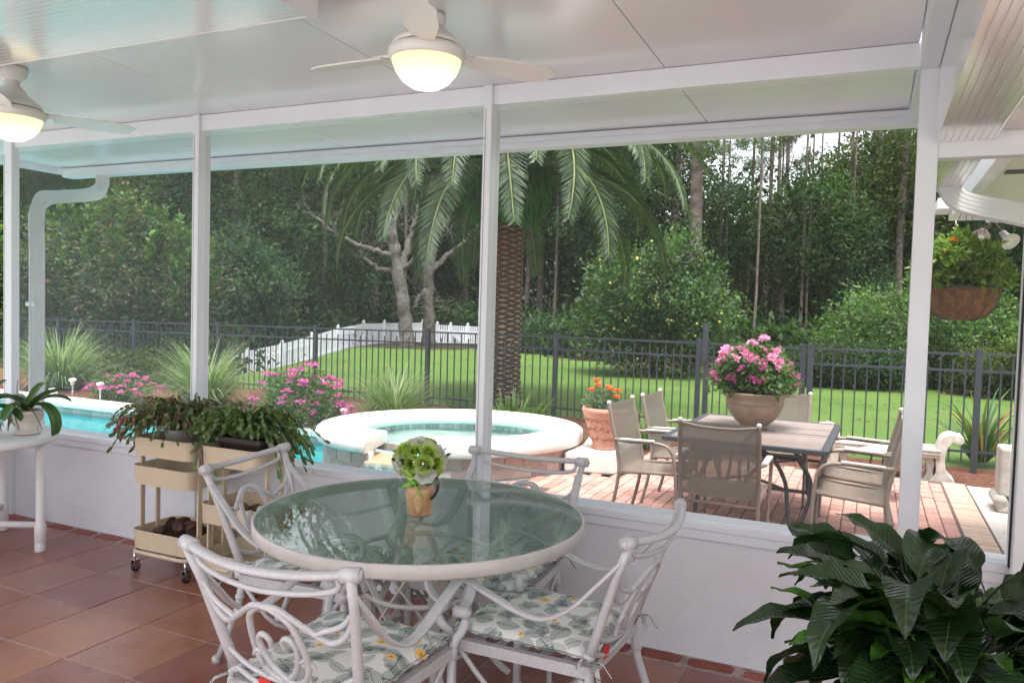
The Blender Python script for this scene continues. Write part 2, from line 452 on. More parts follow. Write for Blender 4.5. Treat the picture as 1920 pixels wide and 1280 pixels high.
P = [at(1774, 300, 4.25), at(1774, 322, 4.25), at(1779, 350, 4.24), at(1797, 374, 4.22), at(1830, 386, 4.2), at(1880, 396, 4.17), at(1990, 418, 4.1)]
downspout('downspout', 'white downspout elbow curving right below the gutter above the hanging basket', spline([tuple(p) for p in P], 5), .105, .085, (0, -1, .05), P[1])

# eave of the house beyond the right post
EZ = 2.36
eave = thing('house_eave', 'cream house soffit with white fascia seen past the right downspout', 'house eave', (1.2, 4.6, 2.2))
MB().box(.50, .565, 4.2, 6.95, EZ, EZ+.15).box(.5655, 4, 6.89, 6.95, EZ, EZ+.15).build('fascia', WHITE2, eave, True, .004)
CREAM = bpy.data.materials['cream_soffit']
MB().box(.567, 4, 4.2, 6.888, EZ+.025, EZ+.05).build('soffit', CREAM, eave, True)
v = onZ(1906, 321, EZ+.025)
MB().box(v.x-.05, v.x+.3, v.y-.05, v.y+.05, EZ+.018, EZ+.0245).build('soffit_vent', plain('dark_vent', (.05, .05, .05)), eave, True)
MB().box(.40, .497, 6.6, 6.97, EZ+.05, EZ+.13).build('gutter_end', WHITE2, eave, True, .004)

# ceiling fans with lit bowls
FANW = plain('fan_white', (.76, .74, .73), (.72, .70, .69), rough=.35, scale=4)
def bowl_mat():
    t = NT('lit_glass_bowl'); e = t.n('ShaderNodeEmission')
    z = t.sep(t.coord('Object'))[2]
    t.l(t.mix(z.step(-.11, 0), (1.0, .94, .80), (1.0, .80, .46)), e.inputs[0]); e.inputs[1].default_value = .40
    return t.done(e.outputs[0])
BOWL = bowl_mat(); DARKG = plain('dark_gap', (.06, .06, .06))
def fan(label, x, y, zc, zrim, angs):
    t = thing('ceiling_fan', label, 'ceiling fan', (x, y, zc), 0, 'ceiling fans with lit bowls')
    h = zrim-zc
    MB().lathe([(.07, -.002), (.072, -.02), (.066, -.045), (.045, -.065), (.018, -.075)], 28).build('canopy', FANW, t)
    MB().lathe([(.012, -.07), (.012, h+.17)], 12).build('downrod', FANW, t)
    MB().lathe([(.02, h+.20), (.034, h+.19), (.036, h+.165), (.055, h+.15), (.072, h+.12), (.10, h+.10), (.128, h+.075), (.140, h+.055)], 36).build('motor_housing', FANW, t)
    MB().lathe([(.132, h+.056), (.132, h+.050)], 36).build('shadow_gap', DARKG, t)
    MB().lathe([(.140, h+.049), (.150, h+.04), (.152, h+.02), (.147, h+.004), (.138, h), (.130, h+.004)], 36, cap=False).build('light_ring', FANW, t)
    b = MB().lathe([(.137, 0), (.134, -.016), (.120, -.05), (.095, -.082), (.06, -.105), (.025, -.115), (0.0001, -.117)], 36, cap=False).build('light_bowl', BOWL, t)
    b.location = (0, 0, h+.002)
    for a in angs:
        m = MB(); pts = [(.19, -.045), (.30, -.064), (.46, -.072), (.53, -.066), (.575, -.03), (.56, .045), (.50, .072), (.34, .07), (.19, .045)]
        m.prism([(px_, py_) for px_, py_ in pts], -.004, .004)
        M = Matrix.Rotation(math.radians(a), 4, 'Z') @ Matrix.Translation((0, 0, h+.03)) @ Matrix.Rotation(math.radians(-11), 4, 'X')
        bl = m.xform(M).build('blade', FANW, t, bevel=.002)
        m = MB().box(.13, .25, -.022, .022, .002, .016).xform(M); br = m.build('blade_bracket', FANW, bl, bevel=.003)
    return t
f1 = fan('white ceiling fan with lit bowl hanging in front of the centre post', -1.64, 2.70, wz(2.70), 2.555, (24.6-90+2, 24.6+28, 24.6+152))
fan('white ceiling fan with lit bowl partly cut off at the left edge', -4.02, 2.60, wz(2.6), 2.48, (24.6-70, 24.6+38, 24.6+160))

# ================================================================ GROUND, POOL, PATIO, FENCES
def sst(a, b, x):
    t = np.clip((x-a)/(b-a), 0, 1); return t*t*(3-2*t)
def terrain(x, y):
    x = np.asarray(x, float); y = np.asarray(y, float)
    u = CB[0][0]*x + CB[0][1]*y; d = CB[2][0]*x + CB[2][1]*y
    z = -.13 - 1.12*sst(11, 27, d)*sst(-5.4, -9.6, u)*(1-.5*sst(30, 60, d))
    z = z + .05*np.sin(x*.31+1)*np.cos(y*.27)*sst(12, 20, d)
    hole = (x > -22) & (x < 4) & (y > 1.0) & (y < 8.3)
    return np.where(hole, -1.9, np.where((y <= 1.0) | (x >= 4), -.2+0*x, z))
def tz(x, y): return float(terrain(x, y))
def grass_mat():
    t = NT('mown_lawn'); v = t.n('ShaderNodeNewGeometry').outputs['Position']
    n1 = t.noise(.5, 5, .65, v); n2 = t.noise(14, 5, .75, v)
    c = t.ramp(n1*.55+n2*.45, [(.30, (.042, .095, .015)), (.45, (.075, .145, .024)), (.6, (.105, .175, .036)), (.72, (.16, .20, .06))])
    return t.done(t.bsdf(c, .8, 0, .2, t.bump(t.noise(60, 3, .7, v), .8, .04)))
def litter_mat():
    t = NT('leaf_litter'); v = t.n('ShaderNodeNewGeometry').outputs['Position']
    c = t.ramp(t.noise(3, 6, .75, v), [(.3, (.025, .022, .014)), (.5, (.055, .042, .025)), (.62, (.035, .055, .018)), (.75, (.09, .07, .045))])
    return t.done(t.bsdf(c, .95, 0, .1, t.bump(t.noise(25, 5, .7, v), 1, .06)))
LAWN, LITTER = grass_mat(), litter_mat()
def axis(lo, hi, fine_lo, fine_hi, st, n):
    a = list(np.arange(fine_lo, fine_hi+1e-6, st))
    k = np.linspace(0, 1, n+1)[1:]**2
    return np.array([fine_lo-(fine_lo-lo)*q for q in k[::-1]] + a + [fine_hi+(hi-fine_hi)*q for q in k])
gx, gy = axis(-600, 600, -45, 25, .5, 12), axis(-500, 700, 7.3, 60, .5, 12)
X, Y = np.meshgrid(gx, gy); Z = terrain(X, Y)
nx = len(gx); idx = np.arange(len(gx)*len(gy)).reshape(len(gy), nx)
F4 = np.stack([idx[:-1, :-1], idx[:-1, 1:], idx[1:, 1:], idx[1:, :-1]], -1).reshape(-1, 4)
me = npmesh('lawn', np.stack([X, Y, Z], -1).reshape(-1, 3), F4, LAWN, True); me.materials.append(LITTER)
cx = X.ravel()[F4].mean(1); cy = Y.ravel()[F4].mean(1)
uu = CB[0][0]*cx+CB[0][1]*cy; dd = CB[2][0]*cx+CB[2][1]*cy
edge = np.interp(uu, [-30, -11, -9.4, -7, 0, 4, 6, 9, 12, 14], [12.5, 12.5, 20, 31.5, 31, 23.4, 22.8, 18.8, 17, 17]) + .5*np.sin(cx*2.1)+.4*np.sin(cy*3.3)
me.polygons.foreach_set('material_index', (((dd > edge) & (cy > 8)) | (np.hypot(cx+17.1, cy-27.3) < 2.6)).astype(np.int32))
tag(link('lawn', me), kind='structure')
# sky backdrop is the world itself; mulch beds inside the fence
def mulch_mat():
    t = NT('bark_mulch'); v = t.n('ShaderNodeNewGeometry').outputs['Position']
    n = t.noise(28, 6, .75, v)
    c = t.ramp(n, [(.3, (.045, .02, .014)), (.5, (.13, .055, .035)), (.66, (.22, .115, .08)), (.8, (.30, .2, .15))])
    return t.done(t.bsdf(c, .95, 0, .15, t.bump(n, 1, .03)))
MULCH = mulch_mat()
def bed_poly(): return [(-20, 8.5), (-5.3, 8.5), (-4.5, 8.85), (-3.3, 8.75), (-2.9, 8.3), (-2.84, 7.9), (-2.3, 8.3), (-2.3, 9.04), (1.6, 9.04), (1.6, 10.3), (-.7, 10.2), (-2.1, 11.0), (-4.35, 11.45), (-20, 11.6)]
tag(MB().prism(bed_poly(), -.3, -.085).build('mulch_bed', MULCH), kind='structure')

# patio of brick pavers
PATB = plain('pink_paver', (.47, .27, .225), (.39, .21, .17), spec=.2, rough=.85, scale=14, bump=.4, bscale=90, bdist=.003, rnd=.24, dirt=((.55, .40, .34), .4))
TANB = plain('tan_paver', (.46, .34, .26), (.39, .285, .215), rough=.85, scale=14, bump=.4, bscale=90, bdist=.003, rnd=.10)
SAND = plain('joint_sand', (.13, .08, .066), (.08, .05, .042), rough=.95, scale=30)
ZP = -.05
patio = tag(MB().prism([(-2.86, 3.78), (.93, 3.78), (.93, 9.05), (-2.3, 9.05), (-2.3, 7.4), (-2.75, 7.4), (-3.2, 6.3), (-2.86, 6.3)], -.4, ZP-.004).build('patio', SAND), kind='structure')
def inpat(x, y):
    if y > 9.0 or y < 3.85: return False
    if y > 7.45 and x < -2.34: return False
    if y < 6.62 and x < -2.62: return False
    return math.hypot((x+4.1)/1.32, (y-7.5)/1.36) > 1.0 and x > -3.15
BW, BL, GAP = .1065, .213, .008
bm_ = MB().box(-BW/2+GAP/2, BW/2-GAP/2, -BL/2+.008, BL/2-.008, -.03, 0)
cells = []
for i in range(36):
    for j in range(27):
        x = .695-BW*(i+.5); y = 3.84+BL*(j+.5*(i % 2)+.25)
        if inpat(x, y): cells.append((x, y, 0))
for j in range(48): cells.append((.815, 3.84+.1085*(j+.5), 1))
vis = sorted([c for c in cells if c[1] > 6.15], key=lambda c: math.hypot(c[0], c[1]))
near, rest = vis[:296], vis[296:] + [c for c in cells if c[1] <= 6.15]
b0 = bm_.build('brick', PATB, patio, bevel=.004, seg=1); me_p = b0.data
me_t = me_p.copy(); me_t.materials[0] = TANB
bpy.data.objects.remove(b0)
for x, y, k in near:
    o = link('brick', me_t if k else me_p, patio); o.location = (x, y, ZP+rnd.uniform(-.0015, .0025)); o.rotation_euler = (rnd.uniform(-.006, .006), rnd.uniform(-.006, .006), PI/2 if k else 0)
for kk, mat_, nm in ((0, PATB, 'far_bricks'), (1, TANB, 'far_border_bricks')):
    mb = MB()
    for x, y, k in rest:
        if k != kk: continue
        z = ZP+rnd.uniform(-.0015, .0025); w, l = (BL, BW) if k else (BW, BL)
        ga, gb = (.008, GAP/2) if k else (GAP/2, .008); mb.box(x-w/2+ga, x+w/2-ga, y-l/2+gb, y+l/2-gb, z-.03, z)
    tag(mb.build(nm, mat_, patio), kind='stuff')
CONC = plain('aggregate_concrete', (.50, .46, .42), (.38, .35, .32), rough=.9, scale=40, bump=.5, bscale=120)
tag(MB().box(.935, 3.5, 3.78, 9.0, -.4, ZP-.008).build('concrete_path', CONC), kind='structure')

# swimming pool
PLASTER = plain('pool_plaster', (.15, .66, .69), (.12, .60, .64), rough=.6, scale=1.5)
COPING = plain('white_coping', (.72, .69, .645), (.65, .61, .565), rough=.75, scale=5, bump=.6, bscale=60, bdist=.005)
def water_mat(name, tint):
    t = NT(name)
    tr = t.n('ShaderNodeBsdfTransparent'); tr.inputs[0].default_value = (*tint, 1)
    v = t.vmath('MULTIPLY', t.n('ShaderNodeNewGeometry').outputs['Position'], (1, 1.6, 1))
    nrm = t.bump(t.noise(3.2, 3, .6, v), .30, .06)
    g = t.n('ShaderNodeBsdfGlossy'); g.inputs['Roughness'].default_value = .03; t.l(nrm, g.inputs['Normal'])
    fr = t.n('ShaderNodeFresnel'); fr.inputs[0].default_value = 1.33; t.l(nrm, fr.inputs['Normal'])
    return t.done(t.shmix(fr.outputs[0], tr.outputs[0], g.outputs[0]))
WATER = water_mat('pool_water', (.58, .98, 1.0))
WZ = -.22
pool = tag(bpy.data.objects.new('swimming_pool', None), kind='structure'); COL.objects.link(pool)
MB().box(-18, -2.9, 4.4, 8.2, -1.7, -1.25).box(-18, -5.3, 8.12, 8.4, -1.3, -.155).box(-18, -17.7, 4.6, 8.2, -1.3, -.155).box(-3.15, -2.87, 4.3, 6.5, -1.3, -.13).box(-18, -2.9, 4.3, 4.6, -1.3, -.155).build('basin', PLASTER, pool)
MB().add([(-17.7, 4.58, WZ), (-3.1, 4.58, WZ), (-3.1, 8.13, WZ), (-17.7, 8.13, WZ)], [(0, 1, 2, 3)]).build('pool_water', WATER, pool)
TILEB = plain('grey_waterline_tile', (.36, .33, .31), (.25, .23, .22), rough=.4, scale=9, rnd=.2)
wl = MB().box(-.105, .105, -.008, 0, -.05, .05).mesh('waterline_tile', TILEB)
for i in range(58):
    o = link('waterline_tile', wl, pool); o.location = (-5.4-.215*i, 8.1185, -.205)
cp = MB()
for i in range(20):
    x1 = -5.25-.62*i; cp.hexa([(x1-.616, 8.06, -.145), (x1, 8.06, -.145), (x1, 8.52, -.145), (x1-.616, 8.52, -.145), (x1-.616, 8.05, -.05), (x1, 8.05, -.05), (x1, 8.52, -.05), (x1-.616, 8.52, -.05)])
cp.build('far_coping', COPING, pool, bevel=.018)
MB().box(-3.18, -2.66, 3.8, 6.34, -.13, -.045).build('side_coping', COPING, pool, bevel=.02)
MB().box(-18, -3.2, 3.8, 4.66, -.13, -.045).build('near_coping', COPING, pool, bevel=.02)

# raised spa with a spillway
SC = (-4.1, 7.5)
def r_out(t): return 1.345+.069*math.sin(2*t)-.012*math.cos(t)-.014*math.sin(t)
def r_in(t): return .915+.068*math.sin(2*t)+.042*math.cos(2*t)+.057*math.sin(t)
G0, G1, SK = math.radians(262), math.radians(293), math.radians(-18)
spa = thing('spa', 'round raised stone spa with thick white rim and a spillway into the pool', 'spa', (SC[0], SC[1], -.05))
def ring(mb, f0, f1, z0, z1, a0, a1, n, rnd_=.02):
    sec = lambda t: [(f0(t), z0), (f1(t), z0), (f1(t)+.012, z0+rnd_), (f1(t)+.012, z1-rnd_), (f1(t)-rnd_*.6, z1), (f0(t)+rnd_*.6, z1), (f0(t)-.012, z1-rnd_), (f0(t)-.012, z0+rnd_)]
    V, Fs = [], []
    for k in range(n+1):
        t = a0+(a1-a0)*k/n; w = max(0, 1-min(k, n-k)/8)
        for r, z in sec(t): q = t+SK*w*(f1(t)-r)/(f1(t)-f0(t)); V.append((SC[0]+r*math.cos(q), SC[1]+r*math.sin(q), z))
    for k in range(n):
        for q in range(8): Fs.append((k*8+q, k*8+(q+1) % 8, (k+1)*8+(q+1) % 8, (k+1)*8+q))
    Fs += [tuple(range(7, -1, -1)), tuple(n*8+q for q in range(8))]
    return mb.add(V, Fs, False)
mb = ring(MB(), r_in, lambda t: r_out(t)+.018, .175, .30, G1, G0+2*PI, 90)
o = mb.build('coping', COPING, spa, True)
o.data.polygons.foreach_set('use_smooth', [len(p.vertices) == 4 for p in o.data.polygons])
def shell(mb, f, z0, z1, a0, a1, n, skew=0, th=.1):
    V, Fs = [], []
    for k in range(n+1):
        t = a0+(a1-a0)*k/n
        w = skew*max(0, 1-min(k, n-k)/8)
        for r, z in ((f(t), z0), (f(t), z1), (f(t)-th, z1), (f(t)-th, z0)): q = t+w*SK*(f(t)-r)/.42; V.append((SC[0]+r*math.cos(q), SC[1]+r*math.sin(q), z))
    for k in range(n):
        for q in range(4): Fs.append((k*4+q, k*4+(q+1) % 4, (k+1)*4+(q+1) % 4, (k+1)*4+q))
    Fs += [(3, 2, 1, 0), (n*4, n*4+1, n*4+2, n*4+3)]
    return mb.add(V, Fs, True)
SGR = plain('spa_grout', (.62, .57, .53), (.52, .47, .44), rough=.85, scale=12)
shell(MB(), lambda t: r_out(t)-.05, -1.25, .174, G1, G0+2*PI, 80, 1, th=.32).build('wall', SGR, spa, True)
shell(MB(), lambda t: r_out(t)-.05, -1.25, .055, G0, G1, 12, th=.32).build('spill_wall', PLASTER, spa, True)
STONE = plain('rust_stone_tile', (.44, .29, .235), (.35, .27, .24), rough=.6, scale=9, bump=.3, bscale=30, rnd=.22, dirt=((.30, .29, .28), .7))
GOLD = plain('golden_spill_stone', (.50, .34, .20), (.36, .25, .16), rough=.5, scale=16, bump=.5)
mb = MB()
V = []
for z in (.056, .10):
    for t, f in ((G0, .03), (G1, .03), (G1, -.40), (G0, -.40)):
        r = r_out(t)+f; q = t-SK*f/.45*(f < 0); V.append((SC[0]+r*math.cos(q), SC[1]+r*math.sin(q), z))
mb.hexa(V).build('spill_lip', GOLD, spa, True, .008)
def arc_tile(t0, t1, z0, z1, fr, th, name, mat_, par):
    m = MB(); V = []
    for z in (z0, z1):
        for t, d in ((t0, 0), (t1, 0), (t1, th), (t0, th)):
            r = fr(t)+d; V.append((SC[0]+r*math.cos(t), SC[1]+r*math.sin(t), z))
    return m.hexa(V).build(name, mat_, par, True, .003, 1)
n = 34; da = (2*PI-(G1-G0))/n
for row, (z0, z1) in enumerate(((.055, .174), (-.20, .045), (-.46, -.21))):
    for k in range(n):
        a0 = G1+da*(k+(.5 if row % 2 else 0)); a1 = a0+da
        if a1 > G0+2*PI+.01: continue
        mid = math.degrees((a0+a1)/2) % 360
        if mid < 335 and mid > 20 and mid < 190: continue            # the back of the spa faces the beds
        if row == 2 and (mid > 300 or mid < 30): continue
        arc_tile(a0+.004, a1-.004, max(z0, -.05) if (mid > 318 or mid < 60) and row == 1 else z0, z1, lambda t: r_out(t)-.052, .012, 'tile', STONE, spa)
for k in range(60):
    a0 = G1+(2*PI-(G1-G0))*k/60
    arc_tile(a0+.003, a0+.092, .11, .19, lambda t: r_in(t)+.012, .01, 'inner_tile', TILEB, spa)
SPAW = water_mat('spa_water', (.80, .98, .97))
N = 64
MB().add([(SC[0]+(r_in(2*PI*k/N)+.012)*math.cos(2*PI*k/N), SC[1]+(r_in(2*PI*k/N)+.012)*math.sin(2*PI*k/N), .14) for k in range(N)], [tuple(range(N))]).build('spa_water', SPAW, spa, True)
mb = MB(); mb.add([(SC[0]+(r_in(2*PI*k/N)+.02)*math.cos(2*PI*k/N), SC[1]+(r_in(2*PI*k/N)+.02)*math.sin(2*PI*k/N), -.12) for k in range(N)], [tuple(range(N))])
mb.build('spa_floor', plain('spa_plaster', (.26, .62, .61), (.22, .56, .56), rough=.6), spa, True)
def fall_mat():
    t = NT('falling_water'); u = t.sep(t.coord('Object'))
    v = t.vmath('MULTIPLY', t.coord('Object'), (30, 30, 1.2))
    f = t.noise(1.6, 4, .65, v).step(.42, .68)
    tr = t.n('ShaderNodeBsdfTransparent'); tr.inputs[0].default_value = (.80, .97, .97, 1)
    d = t.bsdf((.62, .80, .78), .25, 0, .5)
    return t.done(t.shmix(f*.55+.12, tr.outputs[0], d))
def fallp(u, v):
    t = G0+.02+(G1-G0-.04)*u; r = r_out(t)+.035+.05*v+.006*math.sin(u*31+v*2)
    return (SC[0]+r*math.cos(t), SC[1]+r*math.sin(t), .103-.34*v*(.25+.75*v))
MB().grid(fallp, 24, 10).build('falling_water', fall_mat(), spa, True)
mb = MB()
P = [(-2.78, 7.42), (-2.36, 7.50)]+[(-2.36+.08*math.sin(q*PI/8), 7.58-.08*math.cos(q*PI/8)) for q in range(1, 5)]+[(-2.28, 8.5), (-2.9, 8.55), (-2.78, 8.0)]
tag(mb.prism(P, -.06, .15).build('spa_step', COPING, None, bevel=.025), 'low white masonry step against the right side of the round spa', 'step')

# black aluminium fence with a gate
IRON = plain('dark_fence_paint', (.030, .036, .047), (.024, .029, .038), rough=.42, scale=5)
FP = [onZ(-130, 589, 1.1), onZ(110, 597, 1.1), onZ(252, 601, 1.105), onZ(410, 606, 1.11), onZ(592, 612, 1.115), onZ(803, 619, 1.12), onZ(1043, 628, 1.15), onZ(1312, 640, 1.19)]
FP = [Vector((-13.28-2.19*2+2.19*i, 11.2-.02*i, 0)) for i in range(7)]
FP = [onY(px, py, 11.2+dy) for px, py, dy in ((-60, 592, 0), (110, 598, 0), (252, 602, 0), (410, 607, 0), (592, 613, 0), (803, 620, 0), (1043, 629, -.05), (1311, 640, -.5))]
GP = [onY(1326, 641, 10.62), onY(1507, 650, 10.02)]
RP = [onY(1521, 650, 9.98), onY(1837, 661, 9.97), onY(1990, 667, 10.0), onY(2300, 680, 10.1)]
fence = thing('garden_fence', 'dark metal picket fence running behind the pool, left of the gate', 'fence', (FP[3].x, FP[3].y, -.15))
fence2 = thing('garden_fence', 'dark metal picket fence behind the stone bench, right of the gate', 'fence', (RP[1].x, RP[1].y, -.1))
gate = thing('garden_gate', 'dark metal picket gate behind the pot of pink flowers', 'gate', (GP[0].x, GP[0].y, -.1))
pk = {}
def picket(par, p, h):
    k = round(h, 2)
    if k not in pk:
        m = MB().box(-.008, .008, -.008, .008, 0, k-.02); m.add([(-.008, -.008, k-.02), (.008, -.008, k-.02), (.008, .008, k-.02), (-.008, .008, k-.02), (0, 0, k)], [(0, 1, 4), (1, 2, 4), (2, 3, 4), (3, 0, 4)])
        pk[k] = m.mesh('picket', IRON)
    o = link('picket', pk[k], par); o.location = inv_of(par) @ Vector(p)
def fence_run(par, P, post=True, bot=None, npk=17):
    for i, p in enumerate(P):
        zb = tz(p.x, p.y)-.05 if bot is None else bot
        if post:
            m = MB().box(p.x-.032, p.x+.032, p.y-.032, p.y+.032, zb, p.z+.01).box(p.x-.038, p.x+.038, p.y-.038, p.y+.038, p.z+.01, p.z+.024).box(p.x-.026, p.x+.026, p.y-.026, p.y+.026, p.z+.024, p.z+.036)
            m.build('post', IRON, par, True)
        if i == len(P)-1: break
        q = P[i+1]; a = Vector((p.x, p.y, p.z-.02)); b = Vector((q.x, q.y, q.z-.02))
        for dz in (0, -.185, -1.08):
            MB().bar(a+Vector((0, 0, dz)), b+Vector((0, 0, dz)), .028, .026).build('rail', IRON, par, True)
        npk = max(4, int(round(math.hypot(q.x-p.x, q.y-p.y)/.131)))
        for k in range(1, npk+1):
            f = k/(npk+1); w = a.lerp(b, f); zt_ = w.z-1.20
            picket(par, (w.x, w.y, zt_), 1.2 if k % 2 else 1.12)
fence_run(fence, FP); fence_run(gate, GP, npk=12); fence_run(fence2, RP, npk=19)
m = MB().box(GP[0].x-.05, GP[0].x+.02, GP[0].y-.06, GP[0].y-.032, .95, 1.45).build('latch', IRON, gate, True, .004)

# white picket fence round the neighbouring lawn
PVC = plain('white_picket_paint', (.74, .76, .80), (.68, .70, .74), rough=.5, scale=3)
wf = thing('picket_fence', 'long white picket fence climbing the lawn at left to the bare trees', 'fence', (-19.5, 24, -.8))
BP = [(430, 728, 26.6), (464, 712, 27.6), (528, 697, 28.6), (583, 680, 29.8), (633, 664, 31.2), (681, 652, 33.0), (720, 650, 34.0), (755, 648, 35.0), (792, 647, 35.6)]
BP2 = [(819, 650, 36.2), (844, 651, 36.5), (876, 652, 36.8), (908, 653, 37.0), (945, 655, 37.2)]
def white_run(par, L):
    P = [at(*q) for q in L]
    for i, p in enumerate(P):
        MB().box(p.x-.06, p.x+.06, p.y-.06, p.y+.06, p.z-.3, p.z+1.06).sphere((p.x, p.y, p.z+1.11), .06, 8, 6).build('post', PVC, par, True)
        if i == len(P)-1: break
        q = P[i+1]; L_ = (q-p).length; n = int(L_/.10); m = MB()
        for k in range(1, n):
            w = p.lerp(q, k/n); h = 1.02; d = (q-p).normalized()*.036; nrm = Vector((-d.y, d.x, 0)).normalized()*.012
            z0, z1 = w.z+.06, w.z+h
            A, B = w-d, w+d
            m.hexa([(A.x-nrm.x, A.y-nrm.y, z0), (B.x-nrm.x, B.y-nrm.y, z0), (B.x+nrm.x, B.y+nrm.y, z0), (A.x+nrm.x, A.y+nrm.y, z0),
                    (A.x-nrm.x, A.y-nrm.y, z1), (B.x-nrm.x, B.y-nrm.y, z1), (B.x+nrm.x, B.y+nrm.y, z1), (A.x+nrm.x, A.y+nrm.y, z1)])
        m.build('picket_panel', PVC, par, True)
        for dz in (.2, .75): MB().bar(p+Vector((0, .03, dz)), q+Vector((0, .03, dz)), .04, .08).build('rail', PVC, par, True)
white_run(wf, BP)
wf2 = thing('picket_fence', 'short white picket fence between the bare trees and the palm trunk', 'fence', (-16, 31, -.3))
white_run(wf2, BP2)
a, b = at(848, 625, 36.4), at(878, 650, 36.6)
MB().bar(a, b, .05, .09).build('gate_brace', PVC, wf2, True)

# ================================================================ VEGETATION
tag(MB().box(-30, 16, -26, -.57, -.4, -.03).build('unseen_bounce_slab', plain('pale_bounce_grey', (.56, .54, .53), (.48, .47, .46), rough=.9, scale=3)), kind='structure')  # unseen pale slab behind the camera, added to bounce neutral light onto the ceiling
def rv(n, g): v = g.normal(size=(n, 3)); return v/np.linalg.norm(v, axis=1)[:, None]
def leaves(pos, dirs, nrm, L, W, fold=.25, bend=0.0):
    """pointed two-triangle leaves, folded along the midrib; returns V, F"""
    n = len(pos); L = np.broadcast_to(L, (n,))[:, None]; W = np.broadcast_to(W, (n,))[:, None]
    d = dirs/np.linalg.norm(dirs, axis=1)[:, None]
    s = np.cross(d, nrm); s /= np.linalg.norm(s, axis=1)[:, None]+1e-9
    nn = np.cross(s, d)
    mid = pos+d*L*.45
    V = np.stack([pos, mid+s*W*.5+nn*W*fold, pos+d*L-nn*L*bend, mid-s*W*.5+nn*W*fold], 1).reshape(-1, 3)
    b = np.arange(n)[:, None]*4
    return V, np.concatenate([b+[0, 1, 2], b+[0, 2, 3]], 1).reshape(-1, 3)
def join(L):
    V, F, o = [], [], 0
    for v, f in L: V.append(v); F.append(f+o); o += len(v)
    return np.concatenate(V), np.concatenate(F)
def clumps(g, centers, k, spread, L, W, out=None, up=.35, jit=.7, flat=1.0, droop=0.0):
    """leaf sprays round clump centres; leaves point away from 'out' and up"""
    n = len(centers)*k
    c = np.repeat(centers, k, 0); off = g.normal(size=(n, 3))*spread; off[:, 2] *= flat
    pos = c+off
    ctr = np.zeros(3) if out is None else np.asarray(out)
    o = pos-ctr; o /= np.linalg.norm(o, axis=1)[:, None]+1e-9
    d = o*.5+rv(n, g)*jit+np.array([0, 0, -droop]); nr = o*.5+np.array([0, 0, up])+rv(n, g)*.6
    s = g.uniform(.65, 1.25, n)
    return leaves(pos, d, nr, L*s, W*s)
def ell(g, n, r, lo=.55, gap=0.0, zmin=-1):
    """points spread through the outer part of an ellipsoid with lumps and hollows"""
    v = rv(int(n*1.6)+8, g); v = v[v[:, 2] > zmin]
    lump = 1+.16*np.sin(v[:, 0]*5+1)*np.sin(v[:, 1]*4+2)+.13*np.sin(v[:, 2]*6+v[:, 0]*3)
    rad = g.uniform(lo, 1, len(v))**.6*lump
    p = v*rad[:, None]*np.asarray(r)
    return p[:n]
DG = leafy('deep_green_leaf', [(.008, .020, .009), (.016, .036, .013), (.026, .054, .017), (.045, .080, .026)], patch=.55, spec=.12, rough=.65)
DG2 = leafy('blue_green_leaf', [(.010, .024, .014), (.018, .042, .022), (.032, .064, .030), (.06, .098, .045)], patch=.6, spec=.12, rough=.65)
OL = leafy('olive_leaf', [(.015, .026, .010), (.030, .045, .014), (.047, .065, .019), (.085, .10, .032)], patch=.55, spec=.12, rough=.65)
BG = leafy('bright_green_leaf', [(.020, .050, .012), (.036, .078, .017), (.055, .105, .023), (.085, .135, .032)], patch=1.1)
CM = leafy('turning_leaf', [(.015, .032, .014), (.023, .047, .018), (.031, .060, .020), (.036, .066, .022), (.042, .070, .024), (.05, .062, .024), (.07, .06, .025), (.06, .09, .03), (.14, .05, .028)], patch=1.1)
PN = leafy('pine_needle', [(.016, .036, .012), (.034, .064, .018), (.055, .09, .024), (.08, .115, .032)], trans=.25, patch=.5)
BARK = plain('grey_bark', (.15, .125, .105), (.07, .058, .05), rough=.95, scale=6, bump=1, bscale=14, bdist=.04)
PBARK = plain('pine_bark', (.17, .13, .11), (.075, .058, .05), rough=.95, scale=5, bump=1, bscale=9, bdist=.05, rnd=.2)
LICH = plain('lichen_bark', (.15, .14, .12), (.06, .052, .043), rough=.95, scale=7, bump=1, bscale=16, bdist=.03)

def limb_tree(mb, g, base, dirv, L, r, depth, spread=.6, up=.25, seg=6, leafpts=None):
    """recursive tapering limbs"""
    P = [np.array(base, float)]; d = np.array(dirv, float); d /= np.linalg.norm(d)
    for i in range(seg):
        d = d+g.normal(size=3)*.16+np.array([0, 0, up*.12]); d /= np.linalg.norm(d)
        P.append(P[-1]+d*L/seg)
    R = [r*(1-.55*i/seg) for i in range(seg+1)]
    mb.tube(P, R, 7 if r > .06 else 5)
    if depth == 0:
        if leafpts is not None: leafpts += [P[-1], P[-2], P[len(P)//2]]
        return
    for k in range(g.integers(2, 4)):
        i = g.integers(seg//2, seg+1)
        nd = d+g.normal(size=3)*spread+np.array([0, 0, up])
        limb_tree(mb, g, P[i], nd, L*g.uniform(.55, .8), R[i]*.7, depth-1, spread, up, max(3, seg-1), leafpts)

